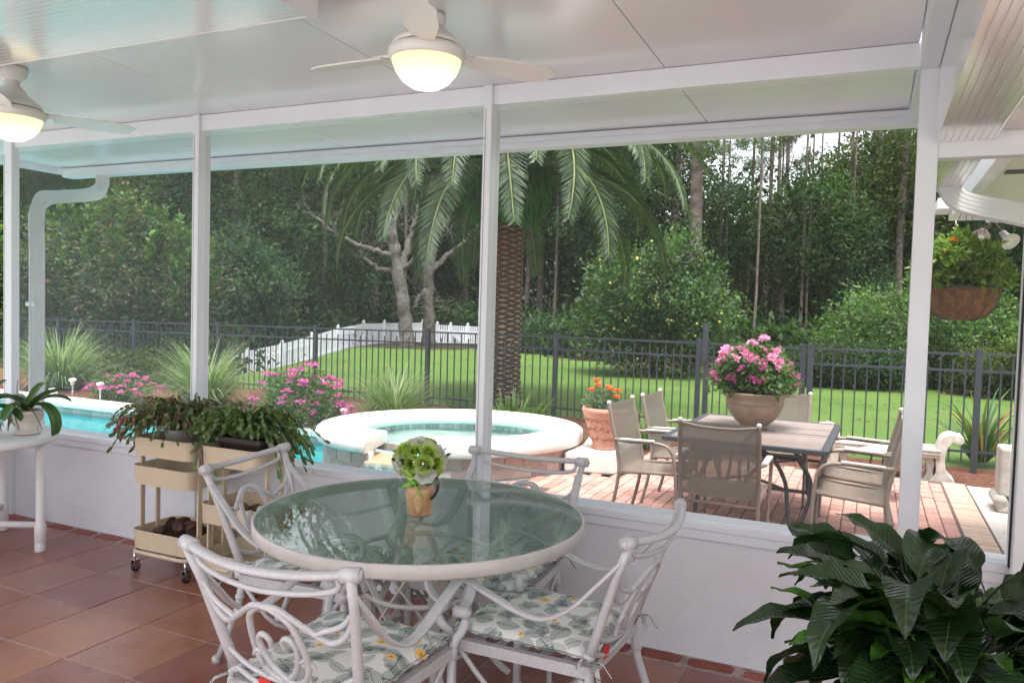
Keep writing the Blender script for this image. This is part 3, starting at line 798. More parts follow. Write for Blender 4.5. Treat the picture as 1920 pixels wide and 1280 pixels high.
# wood behind the lawn: trees one can tell apart
def crown_mesh(name, seed, r, nclump, k, spread, L, W, mat_, lo=.45, flat=.8, droop=0, zmin=-1):
    g = np.random.default_rng(seed)
    V, F = clumps(g, ell(g, nclump, r, lo, zmin=zmin), k, spread, L, W, flat=flat, droop=droop)
    return npmesh(name, V, F, mat_)
crowns = [crown_mesh('crown', 11, (3.6, 3.2, 4.4), 260, 70, .44, .21, .10, DG), crown_mesh('crown', 12, (3.2, 3.4, 5.2), 280, 70, .42, .20, .10, DG2),
          crown_mesh('crown', 13, (4.0, 3.4, 3.6), 240, 70, .47, .21, .10, OL), crown_mesh('crown', 14, (3.0, 3.0, 5.5), 270, 66, .42, .22, .09, DG)]
def pine_crown(seed, h):
    g = np.random.default_rng(seed); mb = MB(); pts = []
    for i in range(26):
        z = h*(.05+.95*g.random()); a = g.uniform(0, 2*PI); L = g.uniform(1.2, 2.6)*(1-.4*z/h)
        P = [(0, 0, z), (L*.5*math.cos(a), L*.5*math.sin(a), z+.15), (L*math.cos(a), L*math.sin(a), z+.45)]
        for t in np.linspace(.35, 1, 7): pts.append(np.array([L*t*math.cos(a), L*t*math.sin(a), z+.45*t])+g.normal(size=3)*.14)
    c = np.array(pts); k = 26; n = len(c)*k
    d = rv(n, g)*.8+np.array([0, 0, .45]); pos = np.repeat(c, k, 0)+g.normal(size=(n, 3))*.10
    V, F = leaves(pos, d, rv(n, g), g.uniform(.25, .42, n), .030)
    return npmesh('crown', V, F, PN)
pines = [pine_crown(21, 7.5), pine_crown(22, 6.0)]
def trunk_mesh(name, seed, h, r, mat_, lean=.02, bumps=True):
    g = np.random.default_rng(seed); P = []; R = []
    x = y = 0
    for i in range(16):
        z = h*i/15; P.append((x, y, z)); R.append(r*(1-.5*i/15)*(1.0 if i else 1.25)*g.uniform(.97, 1.03)); x += g.normal()*lean*h/15; y += g.normal()*lean*h/15
    mb = MB().tube(P, R, 10)
    for k in range(7):
        i = g.integers(4, 15); a = g.uniform(0, 2*PI); L = g.uniform(.5, 1.6)
        mb.tube([P[i], (P[i][0]+L*.6*math.cos(a), P[i][1]+L*.6*math.sin(a), P[i][2]+.1*L), (P[i][0]+L*math.cos(a), P[i][1]+L*math.sin(a), P[i][2]+.5*L)], [r*.16, r*.11, r*.04], 5)
    return mb.mesh(name, mat_)
trunks = [trunk_mesh('trunk', 31, 13, .17, PBARK), trunk_mesh('trunk', 32, 13, .13, PBARK, .035), trunk_mesh('trunk', 33, 13, .21, BARK, .05)]
def place_tree(label, px, d, ybase, tm_, cm_, cz, sc=1.0, rz=0, group='trees of the wood beyond the lawn', name='tree', tr=1.0):
    b = at(px, ybase, d); z = tz(b.x, b.y)-.1
    t = thing(name, label, 'tree', (b.x, b.y, z), rz, group)
    o = link('trunk', tm_, t); o.scale = (tr, tr, 1)
    if cm_ is not None:
        o = link('crown', cm_, t); o.location = (0, 0, cz); o.scale = (sc, sc, sc)
    return t
# tall pines one can pick out by their stems
PL = [(1289, 30, 13, 0, 1.75, 'tall pine with the thickest pale grey stem, rising behind the orange tree'), (1258, 36, 13, 0, 1.35, 'dark pine stem just left of the thick grey pine, behind the palm fronds'),
      (1432, 38, 13, 1, 1.0, 'dark slender pine stem rising above the pot of pink flowers'), (1466, 33, 13, 1, .9, 'thin straight pine stem right of the dark slender one, over the gate'),
      (1580, 34, 13, 1, .55, 'very thin bare stem with brown needles at its top, between the pine stems'), (1682, 32, 13, 0, 1.05, 'brown pine stem just left of the right porch post'),
      (1400, 40, 13, 1, .8, 'thin pine stem in the wood just right of the orange tree'), (702, 40, 13, 0, 1.0, 'dark pine stem seen between the bare forked tree and the left post'),
      (1010, 41, 13, 0, 1.1, 'pine stem in the wood just right of the palm trunk'), (1060, 44, 13, 1, 1.1, 'pine stem deep in the shade left of the orange tree'),
      (1100, 38, 13, 1, .7, 'thin leaning stem behind the left flank of the orange tree'), (870, 43, 13, 0, .9, 'pine stem behind the bare forked trees, next to the centre post'),
      (640, 46, 13, 1, 1.0, 'dark stem in the shade left of the bare forked tree'), (520, 44, 13, 0, .8, 'dark stem deep in the wood above the white picket fence'),
      (340, 42, 13, 0, .9, 'grey stem beside the left screen post above the crape myrtle'), (1640, 40, 13, 2, .8, 'broad shaded stem in the wood left of the right post')]
for k, (px, d, cz, mi, tr, lab) in enumerate(PL):
    place_tree(lab, px, d, 640, trunks[mi], pines[k % 2] if k != 4 else None, 7.2+.5*(k % 3), 1.0, k*1.7, 'pine stems in the wood', 'pine_tree', tr)
ORD = 'first second third fourth fifth sixth seventh eighth ninth tenth eleventh twelfth thirteenth fourteenth fifteenth sixteenth seventeenth eighteenth nineteenth twentieth twenty-first twenty-second twenty-third twenty-fourth twenty-fifth last'.split()
for k in range(26):
    px = -20+76*k+math.sin(k*5.1)*25
    if 170 < px < 330 or 1090 < px < 1380: continue
    place_tree('slender dark stem in the shade of the wood, %s from the left' % ORD[k], px, 37+9*((k*7) % 5)/5, 640, trunks[1] if k % 3 else trunks[0], None, 0, 1, k*1.3, 'slender stems %s of the palm' % ('left' if px < 900 else 'right'), 'tree', .45+.35*((k*3) % 4)/3)
NS = [(1342, 33, .5), (1412, 30, .45), (1448, 37, .7), (1498, 31, .5), (1557, 36, .5), (1660, 34, .8), (1150, 39, .6), (1037, 37, .6), (985, 40, .8)]
NL = ['thin stem touching the right flank of the orange tree', 'very slim stem left of the pink flower pot', 'brown stem over the left rim of the pink flower pot', 'slim stem above the gate post', 'slim shaded stem over the long clipped hedge', 'stout brown stem touching the right porch post', 'slim stem behind the left shoulder of the orange tree', 'slim stem right of the palm trunk', 'brown stem almost hidden by the palm trunk']
for k, ((px, d, tr), lab) in enumerate(zip(NS, NL)):
    place_tree(lab, px, d, 640, trunks[k % 2], None, 0, 1, k*2.2, 'slim stems in front of the wood', 'tree', tr)
WL = ['left of the crape myrtle', 'behind the crape myrtle', 'above the left screen post', 'over the white picket fence', 'behind the bare forked trees', 'behind the palm crown', 'left of the orange tree', 'behind the orange tree', 'behind the thick grey pine', 'over the garden gate', 'above the pot of pink flowers', 'left of the right porch post', 'behind the hanging basket']
KIND = ['dark bushy tree', 'blue green leafy tree', 'olive tinted broad tree', 'tall narrow dark tree']
g0 = np.random.default_rng(5)
row_sz = {0: 36, 1: 44, 2: 52}
RN = ['wood edge', 'middle of the wood', 'depth of the wood']
for row, (d0, cz0, sc) in enumerate(((35, 7.4, .95), (43, 8.4, 1.2), (53, 8.0, 1.5))):
    for i in range(13):
        px = -60+i*168+g0.uniform(-50, 50)+row*60; d = d0+g0.uniform(-2, 2)
        if row == 0 and (700 < px < 1000 or 1180 < px < 1500): continue
        if row > 0 and 1170 < px < 1590: continue
        k = (i*3+row) % 4; s_ = sc*g0.uniform(.85, 1.15); czz = cz0*g0.uniform(.8, 1.15)
        if 1230 < px < 1560: czz -= 1.6; s_ *= .8
        place_tree('%s in the %s, %s' % (KIND[k], RN[row], WL[min(12, max(0, int((px+60)/155)))]), px, d, 640, trunks[(i+row) % 3], crowns[k], czz, s_, i*2.1+row)
# low growth at the wood's edge and the far wood as one mass
def mass(name, label, seed, boxes, k, spread, L, W, mat_, cat='undergrowth', kind='stuff'):
    g = np.random.default_rng(seed); cs = []
    for px0, px1, d0, d1, z0, z1, n in boxes:
        for q in range(n):
            d = g.uniform(d0, d1); p = at(g.uniform(px0, px1), 600, d); zz = z0+(z1-z0)*g.random()**1.3
            cs.append((p.x, p.y, tz(p.x, p.y)+zz))
    V, F = clumps(g, np.array(cs), k, spread, L, W, out=(0, 0, -40), up=.6, jit=1.0)
    return tag(link(name, npmesh(name, V, F, mat_)), label, cat, None, kind)
mass('undergrowth', 'dark low undergrowth along the edge of the wood', 41, [(-150, 480, 24, 40, 0, 1.6, 500), (480, 1100, 37, 46, 0, 1.5, 600), (1050, 2100, 27, 44, 0, 1.5, 700)], 22, .40, .36, .15, DG)
mass('far_wood', 'far part of the wood closing the view behind the nearer trees', 42, [(-350, 2250, 56, 66, 0, 4.5, 900), (-350, 1160, 56, 66, 4, 15, 1500), (1560, 2250, 56, 66, 4, 14, 600), (1160, 1600, 56, 66, 3, 8.5, 260), (1220, 1600, 40, 48, 2, 7.5, 330)], 44, 1.0, .42, .21, DG)

# slender leafy young trees in front of the stems
yc = [crown_mesh('crown', 15, (1.5, 1.3, 2.6), 120, 46, .32, .17, .085, DG2), crown_mesh('crown', 16, (1.3, 1.4, 2.2), 110, 46, .34, .16, .08, OL), crown_mesh('crown', 17, (1.7, 1.4, 1.9), 120, 46, .36, .18, .085, DG)]
YL = [(1355, 33, 5.6, 'young tree with a dense crown just above the right shoulder of the orange tree'), (1452, 34, 3.8, 'low young tree above the gate latch'), (1510, 31, 5.4, 'young olive leaved tree above the right patio chairs'), (1590, 32, 4.0, 'low young tree above the long clipped hedge'), (1640, 34, 6.5, 'young dark crown beside the right porch post')]
for k, (px, d, cz, lab) in enumerate(YL):
    place_tree(lab, px, d, 640, trunks[1], yc[k % 3], cz, .9+.12*(k % 3), k*1.9, 'young trees before the stems', 'tree', .4)

# the bare forked trees
g = np.random.default_rng(51)
def bare(label, px, yb, d, limbs, r):
    b = at(px, yb, d); t = thing('bare_tree', label, 'tree', (b.x, b.y, tz(b.x, b.y)-.1), 0, None)
    mb = MB(); tw = MB()
    for L in limbs:
        P = [at(x, y, d+dd) for x, y, dd, rr in L]; P = [(p.x, p.y, p.z) for p in P]; R = [q[3] for q in L]
        PS = spline([(*p, q) for p, q in zip(P, R)], 5)
        PS = [np.array(p)+np.array([*(g.normal(size=3)*.035), 0]) if 0 < i < len(PS)-1 else p for i, p in enumerate(PS)]
        mb.tube([p[:3] for p in PS], [max(.012, p[3]) for p in PS], 9)
        if L[-1][3] < .09:
            for q in range(9):
                i = g.integers(len(PS)//3, len(PS)); v = PS[i][:3]; dv = rv(1, g)[0]; dv[2] = abs(dv[2])*.8
                limb_tree(tw, g, v, dv, g.uniform(.7, 1.7), .024, 2, .7, .15, 4)
    mb.build('trunk', LICH, t, True); tw.build('twigs', LICH, t, True)
bare('bare grey forked tree with a crooked limb reaching left, inside the picket fence', 760, 648, 32, [
    [(764, 652, 0, .34), (760, 600, 0, .28), (752, 540, 0, .27), (742, 480, 0, .27), (733, 440, -.2, .20), (722, 400, -.4, .14), (706, 340, -.6, .09)],
    [(750, 520, 0, .20), (762, 470, .2, .17), (778, 420, .3, .13), (782, 360, .5, .09), (790, 290, .6, .06)],
    [(742, 478, 0, .14), (700, 470, -.5, .10), (680, 462, -.7, .10), (650, 448, -.9, .08), (620, 430, -1.1, .06), (585, 402, -1.3, .04), (566, 398, -1.5, .02)],
    [(748, 515, 0, .13), (715, 505, .4, .10), (690, 490, .6, .08), (676, 470, .8, .06), (682, 430, .9, .04)],
    [(745, 470, 0, .12), (740, 430, .5, .10), (745, 390, .6, .07), (742, 350, .8, .05)],
    [(756, 505, 0, .10), (790, 470, -.6, .08), (802, 430, -.8, .06), (815, 400, -.9, .04)]], .3)
bare('bare grey tree with rising limbs between the forked one and the centre post', 803, 646, 33, [
    [(806, 650, 0, .30), (803, 600, 0, .26), (802, 540, 0, .25), (808, 480, 0, .24), (815, 430, .1, .2), (830, 370, .2, .14), (842, 310, .3, .10), (850, 250, .4, .07)],
    [(812, 505, 0, .14), (840, 478, .5, .11), (868, 455, .7, .09), (893, 428, .9, .07), (915, 400, 1., .05)],
    [(806, 540, 0, .12), (785, 555, -.4, .09), (775, 580, -.5, .07), (768, 590, -.4, .05)],
    [(815, 440, 0, .12), (838, 420, -.4, .09), (850, 380, -.5, .06), (853, 340, -.6, .04)]], .3)

# crape myrtle and the big shrubs
def bush(name, label, cat, px, yb, d, r, czf, nclump, k, spread, L, W, mat_, seed, group=None, lo=.4, stems=4, stemr=.05, zmin=-.9, extra=None, up=.35, droop=0):
    g = np.random.default_rng(seed); b = at(px, yb, d); z = tz(b.x, b.y)-.06
    t = thing(name, label, cat, (b.x, b.y, z), 0, group)
    c = ell(g, nclump, r, lo, zmin=zmin)+np.array([0, 0, czf])
    c = c[c[:, 2] > .05]
    V, F = clumps(g, c, k, spread, L, W, out=(0, 0, czf*.6), up=up, droop=droop)
    if extra is not None: V, F = join([(V, F)]+extra(g))
    link('foliage', npmesh('foliage', V, F, mat_), t)
    if stems:
        mb = MB()
        for q in range(stems):
            a = 2*PI*q/stems+.4; rr = .45*min(r[0], r[1])
            mb.tube([(.1*math.cos(a), .1*math.sin(a), 0), (.35*rr*math.cos(a), .35*rr*math.sin(a), czf*.5), (rr*math.cos(a), rr*math.sin(a), czf*1.1)], [stemr, stemr*.8, stemr*.3], 7)
        mb.build('stem', BARK, t)
    return t
def spikes(g):
    out = []
    for q in range(130):
        a = g.uniform(0, 2*PI); rr = g.uniform(0, 2.3); h = g.uniform(3.3, 4.9)-.32*rr
        n = 60; tt = np.linspace(0, 1, n); pos = np.stack([rr*math.cos(a)+tt*.2*math.cos(a), rr*math.sin(a)+tt*.2*math.sin(a), h-1.2+1.25*tt], 1)
        an = g.uniform(0, 2*PI, n); d = np.stack([np.cos(an), np.sin(an), np.full(n, .7)], 1)
        out.append(leaves(pos, d, np.tile([0, 0, 1.], (n, 1))+rv(n, g)*.4, .20, .09))
    return out
bush('crape_myrtle', 'large crape myrtle with reddening leaves and upright shoots behind the left fence', 'shrub', 220, 660, 19, (2.15, 2.1, 1.75), 2.65, 560, 52, .26, .12, .055, CM, 61, stems=6, stemr=.085)
link('shoots', npmesh('shoots', *join(spikes(np.random.default_rng(62))), BG), bpy.data.objects['crape_myrtle'])
bush('shrub', 'blue green shrub bulging right of the left screen post above the fence', 'shrub', 440, 640, 23, (1.6, 1.4, 1.35), 2.95, 260, 36, .24, .17, .085, DG2, 63, stems=3)
bush('shrub', 'dark shrub in shade behind the white picket fence, left of the bare trees', 'shrub', 560, 640, 34, (3.0, 1.8, 2.2), 1.7, 260, 34, .35, .24, .12, DG, 64, stems=3)
bush('hedge', 'low sunlit hedge under the crape myrtle, seen through the left fence', 'hedge', 265, 720, 15.6, (1.9, .8, .42), .30, 330, 30, .12, .085, .05, OL, 65, lo=.3, stems=0)
def fruit_tree():
    t = bush('orange_tree', 'round orange tree dotted with yellow fruit on the lawn', 'tree', 1232, 690, 21.5, (2.05, 1.95, 1.85), 1.95, 620, 38, .20, .125, .068, BG if False else leafy('citrus_leaf', [(.014, .036, .012), (.025, .055, .016), (.038, .078, .020), (.066, .115, .032)], patch=1.3), 66, stems=5, stemr=.06, lo=.35)
    g = np.random.default_rng(67); FR = plain('yellow_fruit', (.46, .34, .04), (.34, .32, .05), rough=.45)
    me = MB().sphere((0, 0, 0), .034, 8, 6).mesh('fruit', FR)
    for p in ell(g, 110, (2.05, 1.95, 1.85), .88):
        if p[1] > .6: continue
        o = link('fruit', me, t); o.location = (p[0], p[1], p[2]+1.95)
fruit_tree()
bush('shrub', 'big leafy green shrub below the hanging basket, beyond the fence', 'shrub', 1760, 720, 19.5, (2.6, 1.5, 1.55), 1.15, 520, 36, .22, .12, .062, BG, 68, stems=3)
bush('shrub', 'pointed green shrub left of the right porch post, behind the dark hedge', 'shrub', 1615, 720, 21.5, (1.0, .9, 1.15), .95, 200, 36, .2, .12, .06, BG, 69, stems=3)
bush('hedge', 'long clipped dark hedge beyond the gate, right of the pink flowers', 'hedge', 1585, 735, 18.8, (1.6, .7, .62), .52, 520, 32, .10, .07, .04, DG, 70, lo=.3, stems=0)
bush('hedge', 'clipped block hedge behind the fence at the far right', 'hedge', 1880, 755, 17.5, (.95, .8, .68), .58, 420, 32, .09, .065, .038, OL, 71, lo=.3, stems=0)
bush('hedge', 'shaded hedge between the right post and the clipped block hedge', 'hedge', 1750, 740, 20, (1.4, .7, .66), .55, 340, 32, .12, .075, .04, DG, 72, lo=.3, stems=0)
bush('shrub', 'small round shrub at the foot of the wood right of the palm trunk', 'shrub', 1020, 655, 30, (1.2, 1.0, .8), .6, 130, 34, .2, .14, .07, DG2, 73, stems=2)
# saw palmetto fans below the wood
g = np.random.default_rng(74)
for q, (px, py, d, lab) in enumerate(((1500, 655, 27, 'fan leaved palmetto on the wood edge above the gate'), (1545, 660, 26, 'fan leaved palmetto on the wood edge above the right chairs'), (1450, 650, 29, 'fan leaved palmetto deep behind the pot of pink flowers'))):
    b = at(px, py, d); t = thing('palmetto', lab, 'plant', (b.x, b.y, tz(b.x, b.y)), q, None); VF = []
    for k in range(16):
        a = g.uniform(0, 2*PI); h = g.uniform(.3, 1.1); c = np.array([.55*math.cos(a)*g.uniform(.3, 1.4), .55*math.sin(a)*g.uniform(.3, 1.4), h])
        n = 18; an = np.linspace(-1.9, 1.9, n); o = np.array([math.cos(a), math.sin(a), .5]); sx = np.array([-math.sin(a), math.cos(a), 0]); uz = np.array([0, 0, 1.])
        d_ = o*np.cos(an)[:, None]*.8+np.outer(np.sin(an), sx)+uz*.2
        VF.append(leaves(np.tile(c, (n, 1)), d_, np.tile(uz, (n, 1)), .5, .06))
    link('leaves', npmesh('leaves', *join(VF), DG2), t)

# date palm with a fern in its crown
def palm_bark():
    t = NT('palm_trunk_scars'); c = t.sep(t.coord('Object'))
    n = t.n('ShaderNodeMath', operation='ARCTAN2'); t.l(c[1], n.inputs[0]); t.l(c[0], n.inputs[1]); an = S(t.nt, n.outputs[0])
    u = an*(7/(2*PI))+t.noise(7, 3)*.55; z = c[2]*11.5+t.noise(6, 3)*.8
    a = ((u+z).fract()-.5).abs(); b = ((u-z).fract()-.5).abs(); d = a.mn(b)
    h = d.step(.0, .30)
    top = c[2].step(1.0, 2.6)
    col = t.mix(top, (.40, .31, .21), (.27, .135, .075))
    col = t.mix(t.noise(14, 5, .7)*.7, col, (.16, .11, .07))
    col = t.mix(h, (.075, .048, .032), col)
    return t.done(t.bsdf(col, .9, 0, .2, t.bump(h, 1, .06)))
pb = at(938, 765, 13.4); PZ0 = tz(pb.x, pb.y)
palm = thing('palm_tree', 'stout date palm with drooping fronds and a diamond scarred trunk behind the fence', 'palm tree', (pb.x, pb.y, PZ0-.05))
prof = []
for i in range(60):
    z = 4.2*i/59; prof.append((.315+.09*math.exp(-z/.25)+.035*math.exp(-((z-4.0)/.5)**2)+.014*(i % 2), z))
MB().lathe(prof, 40).build('trunk', palm_bark(), palm)
FROND = leafy('palm_leaflet', [(.022, .05, .022), (.035, .075, .03), (.05, .10, .038), (.075, .125, .055), (.12, .13, .07)], trans=.2, rough=.35, spec=.5)
RACH = plain('frond_stalk', (.16, .20, .06), (.11, .14, .05), rough=.5)
def frond(seed, L, rise, droop, twist=0):
    g = np.random.default_rng(seed)
    n = 30; P = []; x = z = 0; ang = rise
    for i in range(n+1):
        P.append((x, 0, z)); s_ = L/n; x += s_*math.cos(ang); z += s_*math.sin(ang); ang -= droop/n*(1+.6*(i/n))
    P = np.array(P); mb = MB().tube(P, [.035*(1-.85*i/n)+.004 for i in range(n+1)], 5)
    m_ = 88; VF = []
    for sgn in (-1, 1):
        tt = np.linspace(.10, .995, m_); i0 = np.minimum((tt*n).astype(int), n-1); f = tt*n-i0
        pos = P[i0]*(1-f)[:, None]+P[np.minimum(i0+1, n)]*f[:, None]
        T_ = P[np.minimum(i0+1, n)]-P[i0]; T_ /= np.linalg.norm(T_, axis=1)[:, None]
        up = np.cross(np.tile([0, 1., 0], (m_, 1)), T_)*-1; up[:, 2] = np.abs(up[:, 2])
        d = T_*.62+np.array([0, sgn*1.0, 0])*.85+up*.22+np.array([0, 0, -.28])+rv(m_, g)*.10
        ln = .46*np.sin(np.clip(tt*1.02, 0, 1)**.75*PI*.93+.12)**.6*g.uniform(.9, 1.05, m_)+.03
        VF.append(leaves(pos, d, up+rv(m_, g)*.12, ln, .032, .12, .12))
    V, F = join(VF); b = len(V)
    tv = np.array(mb.v); tf = np.array([[f[0], f[1], f[2]] for f in mb.f if len(f) == 4]+[[f[0], f[2], f[3]] for f in mb.f if len(f) == 4])
    me = npmesh('frond', np.concatenate([V, tv]), np.concatenate([F, tf+b]), FROND)
    me.materials.append(RACH); mi = np.zeros(len(me.polygons), np.int32); mi[len(F):] = 1; me.polygons.foreach_set('material_index', mi)
    return me
fm = [frond(81, 3.9, .90, 1.90), frond(82, 3.8, .58, 1.62), frond(83, 4.0, 1.15, 2.15), frond(84, 3.8, .62, 1.75), frond(85, 3.5, .25, 1.45)]
g = np.random.default_rng(86); ga = 0
for k in range(74):
    ga += 2.39996; lvl = k/74
    me = fm[[4, 3, 1, 0, 2][min(4, int(lvl*5))]] if k % 3 else fm[g.integers(0, 5)]
    o = link('frond', me, palm); z = 3.92+.75*lvl
    o.location = (.22*math.cos(ga), .22*math.sin(ga), z); o.rotation_euler = (g.uniform(-.22, .22), -.25*lvl+g.uniform(-.08, .08), ga)
# fern
g = np.random.default_rng(87)
fern = thing('fern', 'bright green fern hanging in a thick skirt below the palm fronds', 'fern', (pb.x, pb.y, PZ0+3.72))
n = 5200; th = g.uniform(0, 2*PI, n); hh = g.random(n); rr = .36+.42*np.sin(np.clip(hh, 0, 1)*PI*.75+.35)*g.uniform(.5, 1, n)
pos = np.stack([rr*np.cos(th), rr*np.sin(th), -.45+1.5*hh], 1)
d = np.stack([np.cos(th)*.35, np.sin(th)*.35, np.full(n, -1.)], 1)+rv(n, g)*.22
nr = np.stack([np.cos(th), np.sin(th), np.full(n, .5)], 1)+rv(n, g)*.4
link('fern_fronds', npmesh('fern_fronds', *leaves(pos, d, nr, g.uniform(.14, .30, n), .05, .1, .1), leafy('fern_leaf', [(.02, .10, .014), (.035, .16, .02), (.07, .26, .035), (.025, .08, .014)], .5)), fern)

# strap leaved plants: blades as bent strips
def blades(g, n, L, w, r0, spread, droop, seg=6, updir=None, tipw=.1):
    V = []; F = []
    th = g.uniform(0, 2*PI, n); a0 = g.uniform(.05, spread, n); LL = L*g.uniform(.55, 1.1, n); b0 = g.uniform(0, r0, n)
    for i in range(n):
        c, s_ = math.cos(th[i]), math.sin(th[i]); r, z = b0[i], 0; an = PI/2-a0[i]; k = droop*g.uniform(.5, 1.3)
        side = np.array([-s_, c, 0]); tw = g.uniform(-.5, .5); b = len(V)
        for q in range(seg+1):
            f = q/seg; ww = w*(1-f)**.6*(.5+.5*min(1, f*5))+w*tipw*(1-f)
            p = np.array([r*c, r*s_, z]); sd = side*math.cos(tw)+np.array([c, s_, 0])*math.sin(tw)
            V.append(p-sd*ww/2); V.append(p+sd*ww/2)
            r += LL[i]/seg*math.cos(an); z += LL[i]/seg*math.sin(an); an -= k/seg*(.4+1.3*f)
        F += [(b+2*q, b+2*q+1, b+2*q+3, b+2*q+2) for q in range(seg)]
    V = np.array(V); V[:, 2] = np.maximum(V[:, 2], .01)
    return V, np.array(F)
GRS = leafy('pale_grass_blade', [(.06, .11, .035), (.10, .17, .055), (.16, .23, .09), (.26, .32, .16), (.40, .44, .30)], trans=.25, rough=.5)
STR = leafy('strap_leaf', [(.03, .075, .015), (.06, .12, .022), (.10, .17, .035), (.15, .21, .05)], trans=.3)
DRY = leafy('drying_strap_leaf', [(.03, .085, .03), (.05, .12, .04), (.09, .15, .045), (.25, .17, .08), (.30, .15, .08)], trans=.25)
ZB = -.085
def strap(name, label, cat, px, py, d, n, L, w, r0, spread, droop, mat_, seed, group=None, z=ZB, name2='leaves'):
    b = at(px, py, d); t = thing(name, label, cat, (b.x, b.y, z), 0, group); g = np.random.default_rng(seed)
    link(name2, npmesh(name2, *blades(g, n, L, w, r0, spread, droop), mat_), t); return t
GG = 'ornamental grass clumps in the bed'
strap('ornamental_grass', 'fountain of ornamental grass behind the spa, left of the centre post', 'grass clump', 738, 765, 11.0, 1000, .98, .013, .18, 1.1, 1.75, GRS, 91, GG)
strap('ornamental_grass', 'broad clump of ornamental grass beside the far left downspout', 'grass clump', 112, 722, 14.0, 1150, 1.3, .016, .28, 1.05, 1.7, GRS, 92, GG)
strap('ornamental_grass', 'clump of ornamental grass split by the left screen post above the carts', 'grass clump', 385, 742, 12.3, 1100, 1.25, .014, .22, 1.1, 1.75, GRS, 93, GG)
strap('day_lily', 'yellow green strap leaved clump at the foot of the palm', 'plant', 958, 772, 10.8, 150, .62, .038, .45, .7, .9, STR, 94)
strap('liriope', 'arching green strap leaved clump behind the two left patio chairs', 'plant', 1215, 800, 9.75, 260, .62, .014, .16, 1.05, 1.9, STR, 95)
strap('agapanthus', 'strap leaved plant with browning leaves right of the stone bench', 'plant', 1836, 885, 9.35, 80, 1.0, .055, .10, .85, 1.2, DRY, 96)
strap('liriope', 'small arching strap leaved tuft beside the terracotta planter', 'plant', 1178, 815, 9.6, 90, .45, .012, .1, 1.0, 1.8, STR, 97)

# flowering shrubs: leaves plus flower heads of many small petals
def flowers(g, heads, n, r, L, W):
    k = len(heads)*n; c = np.repeat(heads, n, 0); v = rv(k, g); v[:, 2] = np.abs(v[:, 2])*.6
    return leaves(c+v*r*g.uniform(.2, 1, (k, 1)), v+rv(k, g)*.4, np.tile([0, 0, 1.], (k, 1))+rv(k, g)*.5, L, W)
PINK = leafy('magenta_petal', [(.50, .06, .27), (.62, .11, .37), (.70, .18, .46)], trans=.25, tcol=(1.2, 1, 1.2))
PALEP = leafy('pale_pink_petal', [(.72, .22, .42), (.80, .33, .52), (.85, .45, .60)], trans=.25, tcol=(1.2, 1, 1.1))
ORNG = leafy('orange_petal', [(.75, .18, .03), (.85, .25, .05), (.70, .12, .04)], trans=.25, tcol=(1.2, 1, .9))
PLF = leafy('small_green_leaf', [(.03, .075, .02), (.05, .11, .03), (.08, .15, .04), (.12, .18, .06)], trans=.3)
def flowering(name, label, px, py, d, r, czf, nclump, nheads, mat_p, seed, headr=.045, group=None, L=.05, z=ZB):
    g = np.random.default_rng(seed); b = at(px, py, d); t = thing(name, label, 'flowering plant', (b.x, b.y, z), 0, group)
    c = ell(g, nclump, r, .3)+np.array([0, 0, czf]); c = c[c[:, 2] > 0]
    link('leaves', npmesh('leaves', *clumps(g, c, 26, .05, L, L*.45, out=(0, 0, 0), up=.5), PLF), t)
    h = ell(g, nheads*2, np.array(r)*1.12, .93)+np.array([0, 0, czf]); h = h[(h[:, 2] > czf*.55)][:nheads]
    link('blossoms', npmesh('blossoms', *flowers(g, h, 20, headr, headr*.9, headr*.6), mat_p), t)
    return t
FL = 'pink flowering plants in the bed'
flowering('pentas', 'tall bushy plant covered with magenta flowers behind the pool, left of the spa', 565, 778, 10.4, (.62, .35, .40), .38, 200, 52, PINK, 101, .05, FL)
flowering('pentas', 'magenta flowers trailing right beside the path light near the spa', 622, 785, 10.2, (.22, .2, .2), .2, 60, 18, PINK, 102, .045, FL)
flowering('pentas', 'low patch of pink flowers behind the pool at far left', 228, 748, 12.6, (.62, .3, .2), .2, 150, 44, PINK, 103, .05, FL)
flowering('pentas', 'tiny pink flowers by the fence between the day lily and the terracotta planter', 1052, 785, 9.9, (.3, .2, .10), .1, 50, 14, PINK, 104, .04, FL)

# path lights in the bed
LW = plain('path_light_white', (.75, .75, .73), (.65, .65, .63), rough=.5)
for px, py, d, lab in ((136, 744, 12.9, 'small white path light at the pool edge, leftmost of the three'), (188, 752, 12.4, 'small white path light at the pool edge, second from the left'), (644, 782, 10.2, 'small metal path light beside the magenta flowers and the spa')):
    b = at(px, py, d); t = thing('path_light', lab, 'path light', (b.x, b.y, ZB), 0, 'path lights round the pool')
    MB().lathe([(.012, 0), (.012, .2)], 8).build('stake', LW, t)
    MB().lathe([(.03, .19), (.035, .25), (.05, .26), (.062, .27), (.05, .30), (.02, .31)], 14).build('lamp_head', LW, t)
b = at(100, 745, 12.9); tag(MB().box(-.05, .05, -.05, .05, 0, .13).build('valve_box', LW, None, bevel=.006), 'tiny white utility box at the pool edge near the left downspout', 'utility box').location = (b.x, b.y, ZB)

# fallen leaves and bits on the lawn and the patio edge
g = np.random.default_rng(301); n = 900
dd_ = g.uniform(12.5, 30, n); px_ = g.uniform(430, 1900, n); pos = []
for a, b in zip(px_, dd_):
    p = at(a, 640, b)
    if p.y > 11.6: pos.append((p.x, p.y, tz(p.x, p.y)+.02))
pos = np.array(pos)
tag(link('fallen_leaves', npmesh('fallen_leaves', *leaves(pos, rv(len(pos), g)*np.array([1, 1, .2]), np.tile([0, 0, 1.], (len(pos), 1))+rv(len(pos), g)*.3, .09, .05), leafy('fallen_leaf', [(.12, .07, .03), (.20, .13, .05), (.09, .05, .025)]))), 'brown leaves fallen on the lawn', 'fallen leaves', None, 'stuff')

